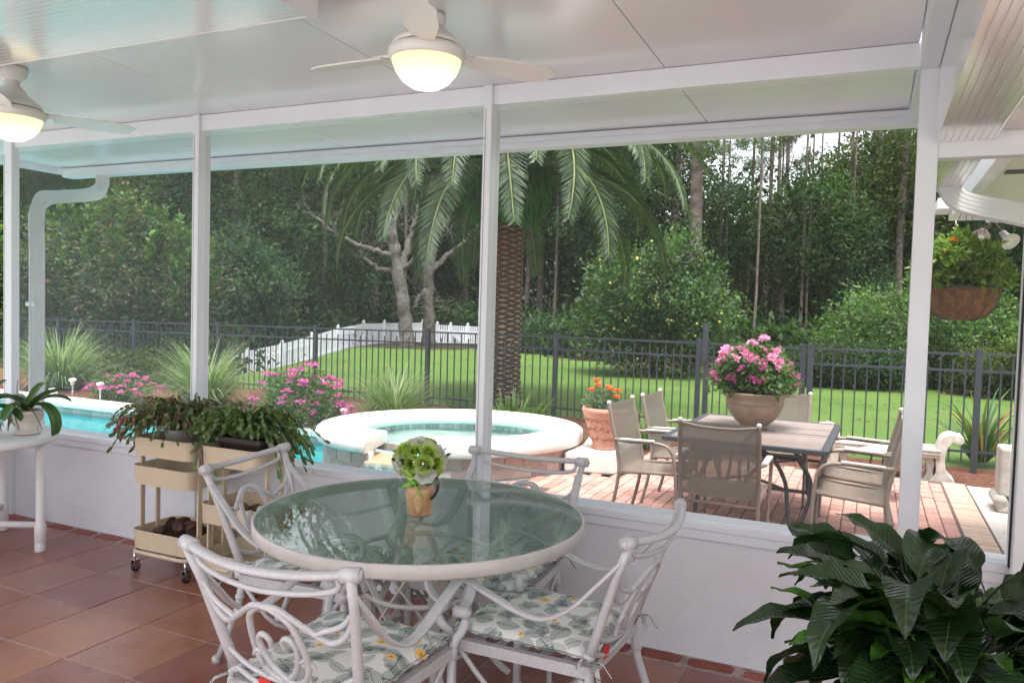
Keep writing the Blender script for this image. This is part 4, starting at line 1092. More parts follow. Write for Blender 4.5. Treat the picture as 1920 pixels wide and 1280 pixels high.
# ================================================================ PORCH FURNITURE
ALU = plain('weathered_cast_aluminium', (.53, .52, .54), (.47, .46, .475), rough=.36, scale=60, bump=.08, bscale=220, bdist=.001, dirt=((.42, .40, .39), .22))
ALUT = plain('taupe_table_paint', (.56, .53, .51), (.48, .45, .43), rough=.42, scale=9)
CAP = plain('grey_foot_cap', (.50, .50, .48), rough=.6)
def fern_cloth():
    t = NT('leaf_print_cotton'); c0 = t.coord('Object')
    wn = t.n('ShaderNodeTexNoise'); wn.inputs['Scale'].default_value = 9; t.l(c0, wn.inputs['Vector'])
    c = t.vmath('ADD', c0, t.vmath('MULTIPLY', t.vmath('SUBTRACT', wn.outputs['Color'], (.5, .5, .5)), (.03, .03, 0)))
    base = t.mix(t.noise(60, 2), (.74, .73, .71), (.68, .67, .65)); col = base
    def layer(scale, off, N, wmax, ink, faint):
        nonlocal col
        vo = t.n('ShaderNodeTexVoronoi'); vo.voronoi_dimensions = '2D'; vo.inputs['Scale'].default_value = scale; vo.inputs['Randomness'].default_value = .8
        p = t.vmath('ADD', c, off); t.l(p, vo.inputs['Vector'])
        sc = t.vmath('MULTIPLY', p, (scale,)*3)
        loc = t.vmath('SUBTRACT', p, vo.outputs['Position'])
        rgb = t.n('ShaderNodeSeparateColor'); t.l(vo.outputs['Color'], rgb.inputs[0])
        rot = t.n('ShaderNodeVectorRotate'); rot.rotation_type = 'Z_AXIS'; t.l(loc, rot.inputs['Vector']); t.l(S(t.nt, rgb.outputs[0])*6.283, rot.inputs['Angle'])
        u, v, _ = t.sep(rot.outputs[0]); av = v.abs(); u2 = u + (v*v)*6.0
        L = .42/scale
        env = (u*(1/L)+1)*.5
        wd = (env*3.14159).sin().mx(0).pw(.7)*wmax
        inside = av.lt(wd)
        q = ((u-av*1.25)*N).fract()
        line = (q-.5).abs().lt(.17+.0)*inside*av.gt(.0012)
        q2 = ((u-av*1.25)*N).fract()
        fill = inside*q2.gt(.32)*q2.lt(.68)
        stem = av.lt(.0011)*u.abs().lt(L)
        edge = (wd-av).abs().lt(.0012)*q.gt(.3)
        on = S(t.nt, rgb.outputs[1]).gt(.12)
        col = t.mix(fill*on*faint, col, (.36, .50, .45))
        col = t.mix(((q-.30).abs().lt(.11)*inside).mx((q-.72).abs().lt(.09)*inside).mx(stem)*on*ink, col, (.035, .085, .07))
    layer(8.5, (3.1, 1.7, 0), 90, .040, 1.0, .10)
    layer(9.5, (7.3, 4.9, 0), 115, .028, 1.0, .06)
    layer(11.0, (2.2, 8.1, 0), 140, .022, .85, .04)
    vo = t.n('ShaderNodeTexVoronoi'); vo.voronoi_dimensions = '2D'; vo.inputs['Scale'].default_value = 8; vo.inputs['Randomness'].default_value = .9
    t.l(c, vo.inputs['Vector']); d = S(t.nt, vo.outputs['Distance'])
    rgb = t.n('ShaderNodeSeparateColor'); t.l(vo.outputs['Color'], rgb.inputs[0]); sz = S(t.nt, rgb.outputs[0])*.10+.035
    on = S(t.nt, rgb.outputs[2]).gt(.35)
    col = t.mix(d.lt(sz*1.5)*on*.8, col, (.78, .56, .46)); col = t.mix(d.lt(sz)*on, col, (.78, .50, .08)); col = t.mix(d.lt(sz*.35)*on, col, (.45, .24, .03))
    return t.done(t.bsdf(col, .85, 0, .2, t.bump(t.noise(250, 2), .15, .002)))
CLOTH = fern_cloth(); REDT = plain('red_tag', (.65, .03, .03), (.55, .03, .04), rough=.7)

def Bk(u, v, off=0):
    return ((.228+.066*v)*u, -.245-.15*v-.055*(1-u*u)*(.35+.65*v)-off, .415+.45*v-.022*(1-u*u)*v)
def make_chair(label):
    t = thing('dining_chair', label, 'chair', (0, 0, 0), 0, 'white scrollwork chairs round the glass table')
    for s in (-1, 1):
        P = [(s*.235, -.375, 0), (s*.232, -.325, .12), (s*.23, -.268, .27), (s*.228, -.245, .415)]
        m = MB().tube(P, [.014, .015, .016, .017], 10).lathe([(.017, 0), (.021, .004), (.021, .016), (.017, .02)], 12, (s*.2295, -.262, .30))
        l = m.build('leg', ALU, t); MB().lathe([(.020, 0), (.021, .022), (.015, .03)], 12, (s*.235, -.375, 0)).build('foot_cap', CAP, l)
        P = [(s*.278, .30, .522), (s*.288, .315, .49), (s*.285, .295, .455), (s*.27, .27, .425), (s*.262, .262, .39)]
        m = MB().tube(spline(P, 4), .0165, 9).lathe([(.015, -.02), (.022, -.016), (.022, .014), (.016, .02)], 12, (s*.262, .262, .385)).tube([(s*.262, .262, .37), (s*.262, .262, .2), (s*.268, .268, 0)], [.0155, .015, .0145], 8)
        l = m.build('leg', ALU, t); MB().lathe([(.019, 0), (.02, .02), (.015, .026)], 12, (s*.268, .268, 0)).build('foot_cap', CAP, l)
        sec = [(-.019, -.005), (-.01, -.007), (.01, -.007), (.019, -.005), (.019, .004), (.01, .007), (-.01, .007), (-.019, .004)]
        P = [(s*.282, -.375, .80), (s*.288, -.30, .715), (s*.292, -.21, .62), (s*.294, -.12, .568), (s*.294, -.03, .567), (s*.292, .08, .598), (s*.290, .20, .638), (s*.289, .29, .657), (s*.288, .345, .638), (s*.287, .36, .595), (s*.286, .335, .553), (s*.285, .295, .535)]
        m = MB().tube(spline(P, 5), 1, sec=sec, up=(s*1.0, 0, 0.001)) if False else MB()
        PP = spline(P, 5)
        # ribbon lying flat: width along x
        V, F = [], []
        for i, p in enumerate(PP):
            q0, q1 = PP[max(i-1, 0)], PP[min(i+1, len(PP)-1)]; tg = (q1-q0)/np.linalg.norm(q1-q0); n_ = np.array([0, -tg[2], tg[1]]); n_ /= np.linalg.norm(n_)+1e-9
            for a, b in sec: V.append(p+np.array([a, 0, 0])+n_*b)
        k = len(sec)
        for i in range(len(PP)-1):
            for j in range(k): F.append((i*k+j, i*k+(j+1) % k, (i+1)*k+(j+1) % k, (i+1)*k+j))
        F += [tuple(range(k-1, -1, -1)), tuple((len(PP)-1)*k+j for j in range(k))]
        m.add(V, F, True)
        m.tube([(s*.255, .295, .522), (s*.31, .295, .522)], .022, 14).tube([(s*.31, .295, .522), (s*.316, .295, .522)], .014, 12)
        m.build('armrest', ALU, t)
    fr = MB()
    c = [(-.262, .262), (.262, .262), (.229, -.25), (-.229, -.25)]
    for i in range(4):
        a, b = c[i], c[(i+1) % 4]; fr.bar((a[0], a[1], .39), (b[0], b[1], .39), .028, .04)
    for i in range(1, 6):
        f = i/6; x = .245; fr.bar((-.255+.01*f, .262-.512*f, .402), (.255-.01*f, .262-.512*f, .402), .03, .008)
    P = [(-.255, .25, .38), (-.2, .1, .20), (0, 0, .13), (.2, -.1, .20), (.235, -.235, .36)]
    fr.tube(spline(P, 4), .010, 7); fr.tube(spline([(-p[0], p[1], p[2]) for p in P], 4), .010, 7)
    fr.build('seat_frame', ALU, t)
    bk = MB(); N = 24
    for s in (-1, 1):
        P = [Bk(s, v) for v in (0, .25, .5, .75, 1.0)]; P[-1] = (P[-1][0], P[-1][1]-.01, P[-1][2]+.004)
        bk.tube(P, [.0175, .017, .016, .015, .015], 10).lathe([(.018, 0), (.0235, .005), (.0235, .02), (.018, .025)], 12, Bk(s, .04))
        p = np.array(Bk(s, 1.0)); d = np.array([s, .25, .08]); bk.tube([p-d*.03, p+d*.022], .0225, 14).tube([p+d*.022, p+d*.028], .015, 12)
    bk.tube([np.array(Bk(-1+2*i/N, 1.0))+np.array([0, 0, .004]) for i in range(N+1)], 1, sec=[(.018*math.cos(a), .0135*math.sin(a)) for a in np.linspace(0, 2*PI, 11)[:-1]])
    bk.build('back_frame', ALU, t)
    sc = MB()
    def cv(pts, r, mirror=True):
        for s in ((1, -1) if mirror else (1,)):
            Q = [Bk(s*p[0], p[1], .002*s) for p in spline(pts, 6)]; n_ = len(Q)
            sc.tube(Q, [.88*r*(1.0-.25*abs(2*i/(n_-1)-1)**3) for i in range(n_)], 8)
    cv([(-.86, .985), (-.875, .93), (-.80, .895), (-.5, .875), (0, .865), (.5, .875), (.80, .895), (.875, .93), (.86, .985)], .0105, False)
    cv([(-.98, .735), (-.86, .635), (-.65, .586), (-.53, .565), (-.30, .665), (-.13, .73), (.06, .726), (.22, .66), (.30, .59), (.36, .447), (.385, .32), (.37, .24), (.27, .146), (.09, .105), (-.08, .16), (-.20, .25), (-.255, .36), (-.25, .44), (-.17, .49), (-.085, .455), (-.09, .395)], .0115)
    cv([(-.98, .70), (-.93, .60), (-.84, .525), (-.70, .50), (-.55, .555), (-.42, .625)], .0115)
    cv([(-.25, .30), (-.36, .33), (-.46, .27)], .0085)
    cv([(-.36, .30), (-.34, .22), (-.33, .10)], .0085)
    cv([(-.98, .24), (-.75, .16), (-.4, .105), (0, .09), (.4, .105), (.75, .16), (.98, .24)], .010, False)
    cv([(-.99, .09), (-.75, .03), (-.4, -.025), (0, -.04), (.4, -.025), (.75, .03), (.99, .09)], .0115, False)
    sc.build('back_scrollwork', ALU, t)
    return t
def cushion_mesh(seed):
    g = np.random.default_rng(seed); ph = g.uniform(0, 6, 6)
    def top(u, v, s=1):
        a, b = 2*u-1, 2*v-1
        e = max(0, (1-abs(a)**6))*max(0, (1-abs(b)**6)); e = e**.5
        w = .246*(1-.09*(1-(b+1)/2)); x = w*a*(1-.035*abs(b)**3*0+.02*math.sin(b*9+ph[0])*abs(a)**5); y = .01+.25*b*(1+.02*math.sin(a*8+ph[1])*abs(b)**5)
        h = .030*e+.006*e*math.sin(a*5+ph[2])*math.cos(b*6+ph[3])-.005*math.exp(-((abs(a)-.4)**2+(abs(b)-.4)**2)*60)
        return (x, y, .437+s*h*(1 if s > 0 else .55))
    m = MB().grid(lambda u, v: top(u, v, 1), 36, 36).grid(lambda u, v: top(1-u, v, -1), 20, 20)
    for s in (-1, 1):                                   # frilled edge
        for ax in (0, 1):
            def fr(u, v):
                a = 2*u-1; k = .004+.014*v; wv = .0025*math.sin(u*75+s)*v
                p = top((s+1)/2, u) if ax == 0 else top(u, (s+1)/2)
                return (p[0]+(s*k if ax == 0 else 0), p[1]+(s*k if ax == 1 else 0), .437+wv)
            m.grid(fr, 70, 2)
    return m
def bow(m, x, y, z, g, s):
    for a in (0.5, 2.4, 4.0, 5.4):
        L = g.uniform(.05, .085); d = np.array([math.cos(a), math.sin(a), -.5 if a > 3 else .1])
        P = [np.array([x, y, z]), np.array([x, y, z])+d*L*.6+np.array([0, 0, .012]), np.array([x, y, z])+d*L*1.1+np.array([0, 0, -.02])]
        m.tube(P, 1, sec=[(-.008, -.0012), (.008, -.0012), (.008, .0012), (-.008, .0012)], smooth=False)
    m.sphere((x, y, z), .011, 8, 6)
def put_chair(ch, x, y, rz): ch.location = (x, y, 0); ch.rotation_euler = (0, 0, rz)
def cushion(label, x, y, rz, seed, red=True):
    t = thing('seat_cushion', label, 'cushion', (x, y, .42), rz, 'leaf print seat cushions')
    cu = cushion_mesh(seed); cu.xform(Matrix.Translation((0, 0, -.42))); o = cu.build('cover', CLOTH, t)
    g = np.random.default_rng(seed+9)
    for s in (-1, 1): m = MB(); bow(m, s*.243, -.265, .012, g, s); m.build('tie', CLOTH, t)
    if red: MB().box(-.13, -.085, -.268, -.262, -.022, .018).build('sewn_tag', REDT, t)
    return t
CH = [(-1.545, 2.115, .02, 'scrollwork chair seen from behind in front of the glass table'), (-1.045, 2.70, PI/2-.06, 'scrollwork chair right of the glass table, facing left'),
      (-2.215, 2.84, -PI/2+.13, 'scrollwork chair left of the glass table, in front of the cream carts'), (-1.525, 3.155, PI, 'scrollwork chair behind the glass table against the low wall')]
CU = ['leaf print cushion on the chair seen from behind', 'leaf print cushion with red tag showing on the right hand chair', 'leaf print cushion on the chair in front of the carts', 'leaf print cushion on the chair behind the glass tabletop']
ch0 = make_chair(CH[0][3]); put_chair(ch0, *CH[0][:3])
for x, y, rz, lab in CH[1:]: copy_tree(ch0, None, (x, y, 0), rz, lab)
for k, ((x, y, rz, _), lab) in enumerate(zip(CH, CU)): cushion(lab, x, y, rz, 120+k, k < 2)

# round glass table
TC, TR, TZ = (-1.665, 2.79), .665, .735
tb = thing('glass_table', 'round glass topped dining table with taupe metal rim between four chairs', 'dining table', (TC[0], TC[1], 0))
def glass_mat():
    t = NT('green_tinted_glass'); tr = t.n('ShaderNodeBsdfTransparent'); tr.inputs[0].default_value = (.84, .93, .90, 1)
    g = t.n('ShaderNodeBsdfGlossy'); g.inputs['Roughness'].default_value = .015
    lw = t.n('ShaderNodeLayerWeight'); lw.inputs['Blend'].default_value = .5; f = S(t.nt, lw.outputs['Facing']).pw(5)*.85+.035
    d = t.n('ShaderNodeBsdfDiffuse'); d.inputs[0].default_value = (.50, .64, .61, 1)
    return t.done(t.shmix(f, t.shmix(.05, tr.outputs[0], d.outputs[0]), g.outputs[0]))
MB().prism([((TR-.002)*math.cos(2*PI*q/96), (TR-.002)*math.sin(2*PI*q/96)) for q in range(96)], TZ-.006, TZ).build('glass_top', glass_mat(), tb)
MB().lathe([(TR-.012, TZ-.047), (TR+.004, TZ-.05), (TR+.010, TZ-.044), (TR+.010, TZ-.002), (TR+.005, TZ+.003), (TR, TZ+.003), (TR-.001, TZ-.008), (TR-.012, TZ-.010), (TR-.012, TZ-.047)], 96, cap=False).build('rim', ALUT, tb)
for k in range(4):
    a = PI/4+k*PI/2; c_, s_ = math.cos(a), math.sin(a)
    P = [(.63, .70), (.52, .66), (.36, .60), (.25, .48), (.22, .36), (.25, .22), (.33, .08), (.40, .012)]
    V = [np.array([r*c_, r*s_, z]) for r, z in P]
    MB().tube(spline(V, 5), 1, sec=[(-.024, -.012), (.024, -.012), (.024, .012), (-.024, .012)], up=(0.3*c_, .3*s_, 1), smooth=False).build('leg', ALUT, tb)
m = MB()
for z, r in ((.20, .235), (.30, .215), (.42, .225), (.56, .30)):
    m.tube([np.array([r*math.cos(q*PI/24), r*math.sin(q*PI/24), z]) for q in range(48)], .011, 8, closed=True)
m.build('ring_stretcher', ALUT, tb)
m = MB()
for k in range(8):
    a = k*PI/4; b = a+PI/4*1.5
    m.bar((.23*math.cos(a), .23*math.sin(a), .20), (.26*math.cos(b), .26*math.sin(b), .56), .03, .008); m.bar((.23*math.cos(b), .23*math.sin(b), .20), (.26*math.cos(a), .26*math.sin(a), .56), .03, .008)
m.build('cross_braces', ALUT, tb)

# jug with ribbon and artificial flowers
EARTH = plain('tan_glazed_earthenware', (.52, .33, .17), (.34, .165, .07), rough=.32, scale=14, bump=.25, bscale=40, dirt=((.62, .45, .25), .6))
BROWNG = plain('dark_brown_glaze', (.045, .014, .010), (.03, .01, .008), rough=.08, spec=.8)
RELF = plain('pale_leaf_relief', (.60, .43, .24), (.46, .29, .13), rough=.35, scale=40, bump=.3)
GREENR = plain('lime_ribbon', (.16, .42, .03), (.12, .34, .02), rough=.45)
jug = thing('jug', 'small tan earthenware jug with dark brown neck, leaf relief and lime ribbon', 'jug', (TC[0]+.005, TC[1]-.03, TZ+.003))
body = [(.001, 0), (.047, 0), (.050, .004), (.049, .012), (.051, .03), (.056, .06), (.060, .088), (.061, .100), (.056, .116), (.050, .124)]
MB().lathe(body, 40).build('body', EARTH, jug)
MB().lathe([(.050, .1235), (.048, .13), (.047, .150), (.051, .165), (.054, .17), (.050, .170), (.044, .15), (.043, .13)], 36, cap=False).build('neck', BROWNG, jug)
ha = -.15
P = [(.046, .162), (.066, .168), (.086, .158), (.094, .135), (.088, .108), (.074, .085), (.060, .072)]
hp = spline([np.array([r*math.cos(ha), r*math.sin(ha), z]) for r, z in P], 5)
MB().tube(hp, [.0075-.002*i/len(hp) for i in range(len(hp))], 9).build('handle', BROWNG, jug)
def rp(r0, a, z): return (r0*math.cos(a), r0*math.sin(a), z)
def jr(z): return float(np.interp(z, [q[1] for q in body], [q[0] for q in body]))
view = math.atan2(-(TC[1]-.03), -TC[0])
m = MB()
def lf(u, v):
    z = .012+.095*v; w = .40*math.sin(PI*min(1, v*1.02+.03))**.8*(1-.25*v); a = view-.12+(2*u-1)*w*.75
    return rp(jr(z)+.0012+.0022*(1-abs(2*u-1))+.0008*math.sin(v*55-abs(2*u-1)*9), a, z)
m.grid(lf, 16, 26); m.build('leaf_relief', RELF, jug)
m = MB().lathe([(.0495, .132), (.0515, .134), (.0515, .147), (.0495, .149)], 36, cap=False)
for sgn, L, dz in ((-1, .075, -.028), (1, .05, -.045)):
    a = view-.45
    V = []; 
    for q in range(5):
        f = q/4; aa = a+sgn*f*L*14*(.9 if sgn < 0 else .75); r = .054+.012*math.sin(f*PI)+.02*f
        z = .141+dz*f**1.3
        V += [rp(r, aa, z-.008), rp(r, aa, z+.006)]
    m.add(V, [(2*q, 2*q+2, 2*q+3, 2*q+1) for q in range(4)])
m.sphere(rp(.056, view-.45, .141), .010, 8, 6); m.build('ribbon', GREENR, jug)
def rose(seed, mat_, name):
    g = np.random.default_rng(seed); m = MB()
    for ringi, (n, r, h, op) in enumerate(((3, .007, .030, .0), (4, .014, .031, .08), (5, .022, .029, .18), (6, .030, .026, .35), (7, .037, .020, .6))):
        for k in range(n):
            a = 2*PI*k/n+ringi*.6+g.uniform(-.2, .2); w = 2*PI/n*1.25; rr = r*g.uniform(.92, 1.08)
            def pt(u, v):
                aa = a+(u-.5)*w*(.6+.5*v); q = rr*(.35+.65*v)+op*.012*v*v+.003*math.sin(u*7+seed)*v; z = -.012+(h+.012)*v*(1-.28*op*v)+.003*math.sin(u*9+k)*v
                return (q*math.cos(aa), q*math.sin(aa), z)
            m.grid(pt, 5, 4)
    return m.mesh(name, mat_)
def petal_mat(name, inner, outer):
    t = NT(name); c = t.sep(t.coord('Object')); r = (c[0]*c[0]+c[1]*c[1]).pw(.5)
    col = t.mix(r.step(.005, .045), inner, outer); d = t.bsdf(col, .6, 0, .25); tr = t.n('ShaderNodeBsdfTranslucent'); t.l(col, tr.inputs[0])
    return t.done(t.shmix(.35, d, tr.outputs[0]))
LIME = petal_mat('lime_petal', (.34, .52, .05), (.60, .72, .24)); WHP = petal_mat('white_petal', (.70, .72, .60), (.80, .79, .77))
DKL = plain('dark_artificial_leaf', (.01, .05, .03), rough=.5)
bq = thing('bouquet', 'artificial lime green and white roses bunched in the tan jug', 'flowers', (TC[0]+.005, TC[1]-.03, TZ+.175))
rm = [rose(1, LIME, 'lime_rose'), rose(2, LIME, 'lime_rose'), rose(3, WHP, 'white_rose'), rose(4, WHP, 'white_rose')]
g = np.random.default_rng(130)
vx = np.array([math.cos(view), math.sin(view), 0]); vs = np.array([-vx[1], vx[0], 0])
DIRS = [(0, -75, 2), (0, -42, 0), (2, -8, 1), (0, 26, 0), (4, 58, 3), (2, 88, 2), (34, -62, 3), (36, -22, 0), (40, 18, 1), (36, 58, 0), (30, 100, 1), (35, 150, 2), (35, -150, 3), (30, -105, 0), (64, -30, 2), (66, 50, 3), (62, 140, 0), (64, -130, 1), (88, 0, 3), (-26, -50, 1), (-28, -12, 2), (-26, 32, 1), (-24, 72, 3), (0, 140, 1), (0, -140, 2)]
for el_, az_, k in DIRS:
    e_, a_ = math.radians(el_), math.radians(az_)
    d = vx*math.cos(e_)*math.cos(a_)-vs*math.cos(e_)*math.sin(a_)+np.array([0, 0, math.sin(e_)])
    p = d*np.array([.088, .088, .066])*g.uniform(.9, 1.06)+np.array([0, 0, .05])
    o = link('lime_rose' if k < 2 else 'white_rose', rm[k], bq); o.location = p; o.rotation_euler = Vector((d[0], d[1], d[2]+.12)).to_track_quat('Z', 'Y').to_euler(); s = g.uniform(.8, 1.08); o.scale = (s, s, s)
n = 70; dd = rv(n, g); dd[:, 2] = np.abs(dd[:, 2])*.9-.15; pp = dd*np.array([.10, .10, .08])*g.uniform(.75, 1.12, (n, 1))+np.array([0, 0, .05])
link('leaf_tips', npmesh('leaf_tips', *leaves(pp, dd+rv(n, g)*.5, rv(n, g), .034, .016), DKL), bq)
st = MB()
for k in range(6): a = k*PI/3; st.tube([(.012*math.cos(a), .012*math.sin(a), -.12), (.03*math.cos(a), .03*math.sin(a), .03)], .0025, 5)
st.build('stems', DKL, bq)

# cream utility carts
CREAMP = plain('cream_powder_coat', (.60, .50, .36), (.56, .465, .335), rough=.38, scale=4)
BLK = plain('black_rubber_wheel', (.015, .015, .016), rough=.45); CHR = plain('chrome', (.7, .7, .7), rough=.15, metal=1)
def rrect(hx, hy, r, n=6):
    P = []
    for cx_, cy_, a0 in ((hx-r, hy-r, 0), (-hx+r, hy-r, PI/2), (-hx+r, -hy+r, PI), (hx-r, -hy+r, 3*PI/2)):
        for q in range(n+1): a = a0+PI/2*q/n; P.append((cx_+r*math.cos(a), cy_+r*math.sin(a)))
    return P
def cart(label, x0, x1, y0, y1, tops, dz=.105):
    cx_, cy_ = (x0+x1)/2, (y0+y1)/2; hx, hy = (x1-x0)/2, (y1-y0)/2
    t = thing('utility_cart', label, 'cart', (cx_, cy_, 0), 0, 'cream utility carts by the wall')
    for zt_ in tops:
        m = MB(); O, I = rrect(hx, hy, .055), rrect(hx-.0025, hy-.0025, .053); O2, I2 = rrect(hx-.006, hy-.006, .05), rrect(hx-.009, hy-.009, .048); n = len(O); zb = zt_-dz
        V = [(*p, zt_) for p in O]+[(*p, zb) for p in O2]+[(*p, zb+.003) for p in I2]+[(*p, zt_) for p in I]
        F = [(k*n+i, k*n+(i+1) % n, (k+1)*n+(i+1) % n, (k+1)*n+i) for k in (0, 2) for i in range(n)]
        F = [tuple(reversed(f)) for f in F]+[tuple(n*1+i for i in range(n-1, -1, -1)), tuple(2*n+i for i in range(n))]
        m.add(V, F)
        m.tube([(*p, zt_) for p in O], .0042, 6, closed=True)
        m.build('tray', CREAMP, t)
    for sx in (-1, 1):
        for k in (-.055, .055):
            MB().bar((sx*(hx-.004)*1.0, k-.03, .13), (sx*(hx-.004), k-.03, tops[0]-.02), .028, .012, up=(1, 0, 0)).build('upright', CREAMP, t)
    b = MB(); b.tube([(p[0], p[1], .125) for p in rrect(hx-.004, hy-.0, .07)], .0115, 9, closed=True)
    b.build('base_frame', CREAMP, t)
    for sx in (-1, 1):
        for sy in (-1, 1):
            px_, py_ = sx*(hx-.03), sy*(hy-.012); c = MB().lathe([(.008, .055), (.008, .118)], 8, (px_, py_, 0)).box(px_-.017, px_-.014, py_-.012, py_+.022, .02, .07).box(px_+.014, px_+.017, py_-.012, py_+.022, .02, .07).box(px_-.017, px_+.017, py_-.012, py_+.02, .068, .072)
            co = c.build('caster', CHR, t)
            w = MB().tube([(px_-.010, py_+.008, .0285), (px_+.010, py_+.008, .0285)], .028, 18).build('wheel', BLK, co, bevel=.003)
    return t
cart('cream three tier cart at left carrying the grey potted cactus and the pine cone basket', -3.865, -3.405, 3.185, 3.525, (.79, .625, .25))
cart('cream three tier cart at right carrying the dark planter, behind the left chair', -3.335, -2.915, 3.185, 3.525, (.79, .47, .20))

# drooping cactus plants
def leaves6(pos, d, nrm, L, W, cup=.15):
    n = len(pos); L = np.broadcast_to(L, (n,))[:, None]; W = np.broadcast_to(W, (n,))[:, None]
    d = d/np.linalg.norm(d, axis=1)[:, None]; s = np.cross(d, nrm); s /= np.linalg.norm(s, axis=1)[:, None]+1e-9; nn = np.cross(s, d)
    V = np.stack([pos, pos+d*L*.3+s*W*.42+nn*W*cup, pos+d*L*.75+s*W*.5+nn*W*cup, pos+d*L, pos+d*L*.75-s*W*.5+nn*W*cup, pos+d*L*.3-s*W*.42+nn*W*cup], 1).reshape(-1, 3)
    b = np.arange(n)[:, None]*6
    return V, np.concatenate([b+[0, 1, 5], b+[1, 2, 5], b+[2, 4, 5], b+[2, 3, 4]], 1).reshape(-1, 3)
def cactus(seed, nst, rx, ry, h, drop, skew=(0, 0), front=.45):
    g = np.random.default_rng(seed); VF = []
    for k in range(nst):
        a = g.uniform(0, 2*PI); reach = g.uniform(.35, 1.0); rr = np.array([rx*math.cos(a), ry*math.sin(a)])*reach+np.array(skew)*reach; n = int(7+7*reach); hh = h*g.uniform(.5, 1.1)*(1.15-.4*reach); dr = drop*g.uniform(.3, 1.1)*reach*(front if math.sin(a) < -.25 and abs(math.cos(a)) < .85 else 1)
        f = np.linspace(0, 1, n+1); P = np.stack([rr[0]*f**.85, rr[1]*f**.85, hh*np.sin(np.minimum(f*1.15, 1)*PI*.62)-(hh*.35+dr)*f**2.6], 1)+np.array([g.normal()*.03, g.normal()*.03, 0])
        P[1:] += g.normal(size=(n, 3))*.006
        d = np.diff(P, axis=0); L = np.linalg.norm(d, axis=1)*1.18; nr = rv(1, g)+rv(n, g)*.45+np.array([0, 0, .3])
        VF.append(leaves6(P[:-1], d, nr, L, .021*g.uniform(.8, 1.15, n)))
    return join(VF)
CACT = leafy('cactus_segment', [(.035, .075, .018), (.06, .115, .026), (.085, .15, .038), (.12, .19, .06), (.12, .13, .05)], trans=.15, rough=.35, spec=.5)
CACR = leafy('reddish_cactus_segment', [(.035, .07, .02), (.055, .105, .028), (.08, .13, .038), (.12, .14, .065), (.09, .12, .04), (.13, .07, .045), (.20, .15, .11)], trans=.15, rough=.35, spec=.5)
GREYP = plain('grey_pot', (.30, .27, .26), (.24, .22, .21), rough=.7, scale=8)
DKP = plain('dark_brown_plastic', (.030, .018, .016), (.024, .015, .013), rough=.4)
SOIL = plain('potting_soil', (.03, .02, .014), rough=1)
p1 = thing('potted_cactus', 'drooping cactus with reddish tips in a grey pot on the left cart', 'potted plant', (-3.63, 3.36, .69))
MB().lathe([(.075, 0), (.09, .05), (.105, .125), (.112, .13), (.112, .15), (.104, .15), (.10, .13)], 28).build('pot', GREYP, p1); MB().lathe([(.001, .13), (.101, .13)], 24).build('soil', SOIL, p1)
o = link('foliage', npmesh('foliage', *cactus(141, 235, .46, .36, .21, .30, (-.05, -.02)), CACR), p1); o.location = (0, 0, .15)
g = np.random.default_rng(142); PB = plain('dusky_pink_bud', (.24, .07, .06), (.16, .07, .05), rough=.5)
for k in range(16):
    mb = MB(); a = g.uniform(2.4, 4.6); r = g.uniform(.34, .47); z = g.uniform(-.05, .1); p = np.array([r*math.cos(a)-.02, r*.8*math.sin(a), .15+z])
    mb.tube([p, p+np.array([.004, 0, -.02]), p+np.array([0, 0, -.045])], [.006, .011, .004], 7).build('bud', PB, p1)
p2 = thing('potted_cactus', 'drooping green cactus in a dark brown rectangular planter on the right cart', 'potted plant', (-3.115, 3.345, .69))
m = MB(); A, B_ = rrect(.135, .075, .02, 3), rrect(.155, .09, .022, 3); C_ = rrect(.163, .098, .024, 3); D_ = rrect(.15, .085, .02, 3); n = len(A)
V = [(*p, 0) for p in A]+[(*p, .125) for p in B_]+[(*p, .125) for p in C_]+[(*p, .15) for p in C_]+[(*p, .15) for p in D_]+[(*p, .12) for p in D_]
m.add(V, [(k*n+i, k*n+(i+1) % n, (k+1)*n+(i+1) % n, (k+1)*n+i) for k in range(5) for i in range(n)]+[tuple(range(n-1, -1, -1))]); m.build('planter', DKP, p2)
MB().prism(D_, .11, .125).build('soil', SOIL, p2)
o = link('foliage', npmesh('foliage', *cactus(143, 240, .40, .30, .22, .27, (.03, .0), .12), CACT), p2); o.location = (0, 0, .14)

# wicker basket of pine cones
WICK = plain('dark_wicker', (.075, .045, .032), (.04, .024, .018), rough=.7, scale=40)
def basket(label, x, y, z, rx, ry, h):
    t = thing('wicker_basket', label, 'basket', (x, y, z))
    m = MB(); N = 36
    for k in range(9):
        f = k/8; r = .62+.38*f**.7; zz = .008+h*f
        m.tube([(rx*r*math.cos(2*PI*q/N), ry*r*math.sin(2*PI*q/N), zz+.004*(1 if (q+k) % 2 else -1)) for q in range(N)], .0065 if k < 8 else .010, 5, closed=True)
    m.build('weave', WICK, t)
    m = MB()
    for q in range(18):
        a = 2*PI*q/18; m.tube([(rx*.62*math.cos(a), ry*.62*math.sin(a), .004), (rx*.87*math.cos(a), ry*.87*math.sin(a), h*.5), (rx*1.02*math.cos(a), ry*1.02*math.sin(a), h+.012)], .005, 5)
    m.build('stakes', WICK, t)
    MB().prism([(rx*.63*math.cos(2*PI*q/24), ry*.63*math.sin(2*PI*q/24)) for q in range(24)], 0, .006).build('base', WICK, t)
    return t
CONE_ = plain('pine_cone_scale', (.105, .05, .034), (.055, .026, .018), rough=.75, scale=60); CONE2 = plain('pale_cone_scale', (.26, .15, .08), (.16, .085, .045), rough=.75, scale=60)
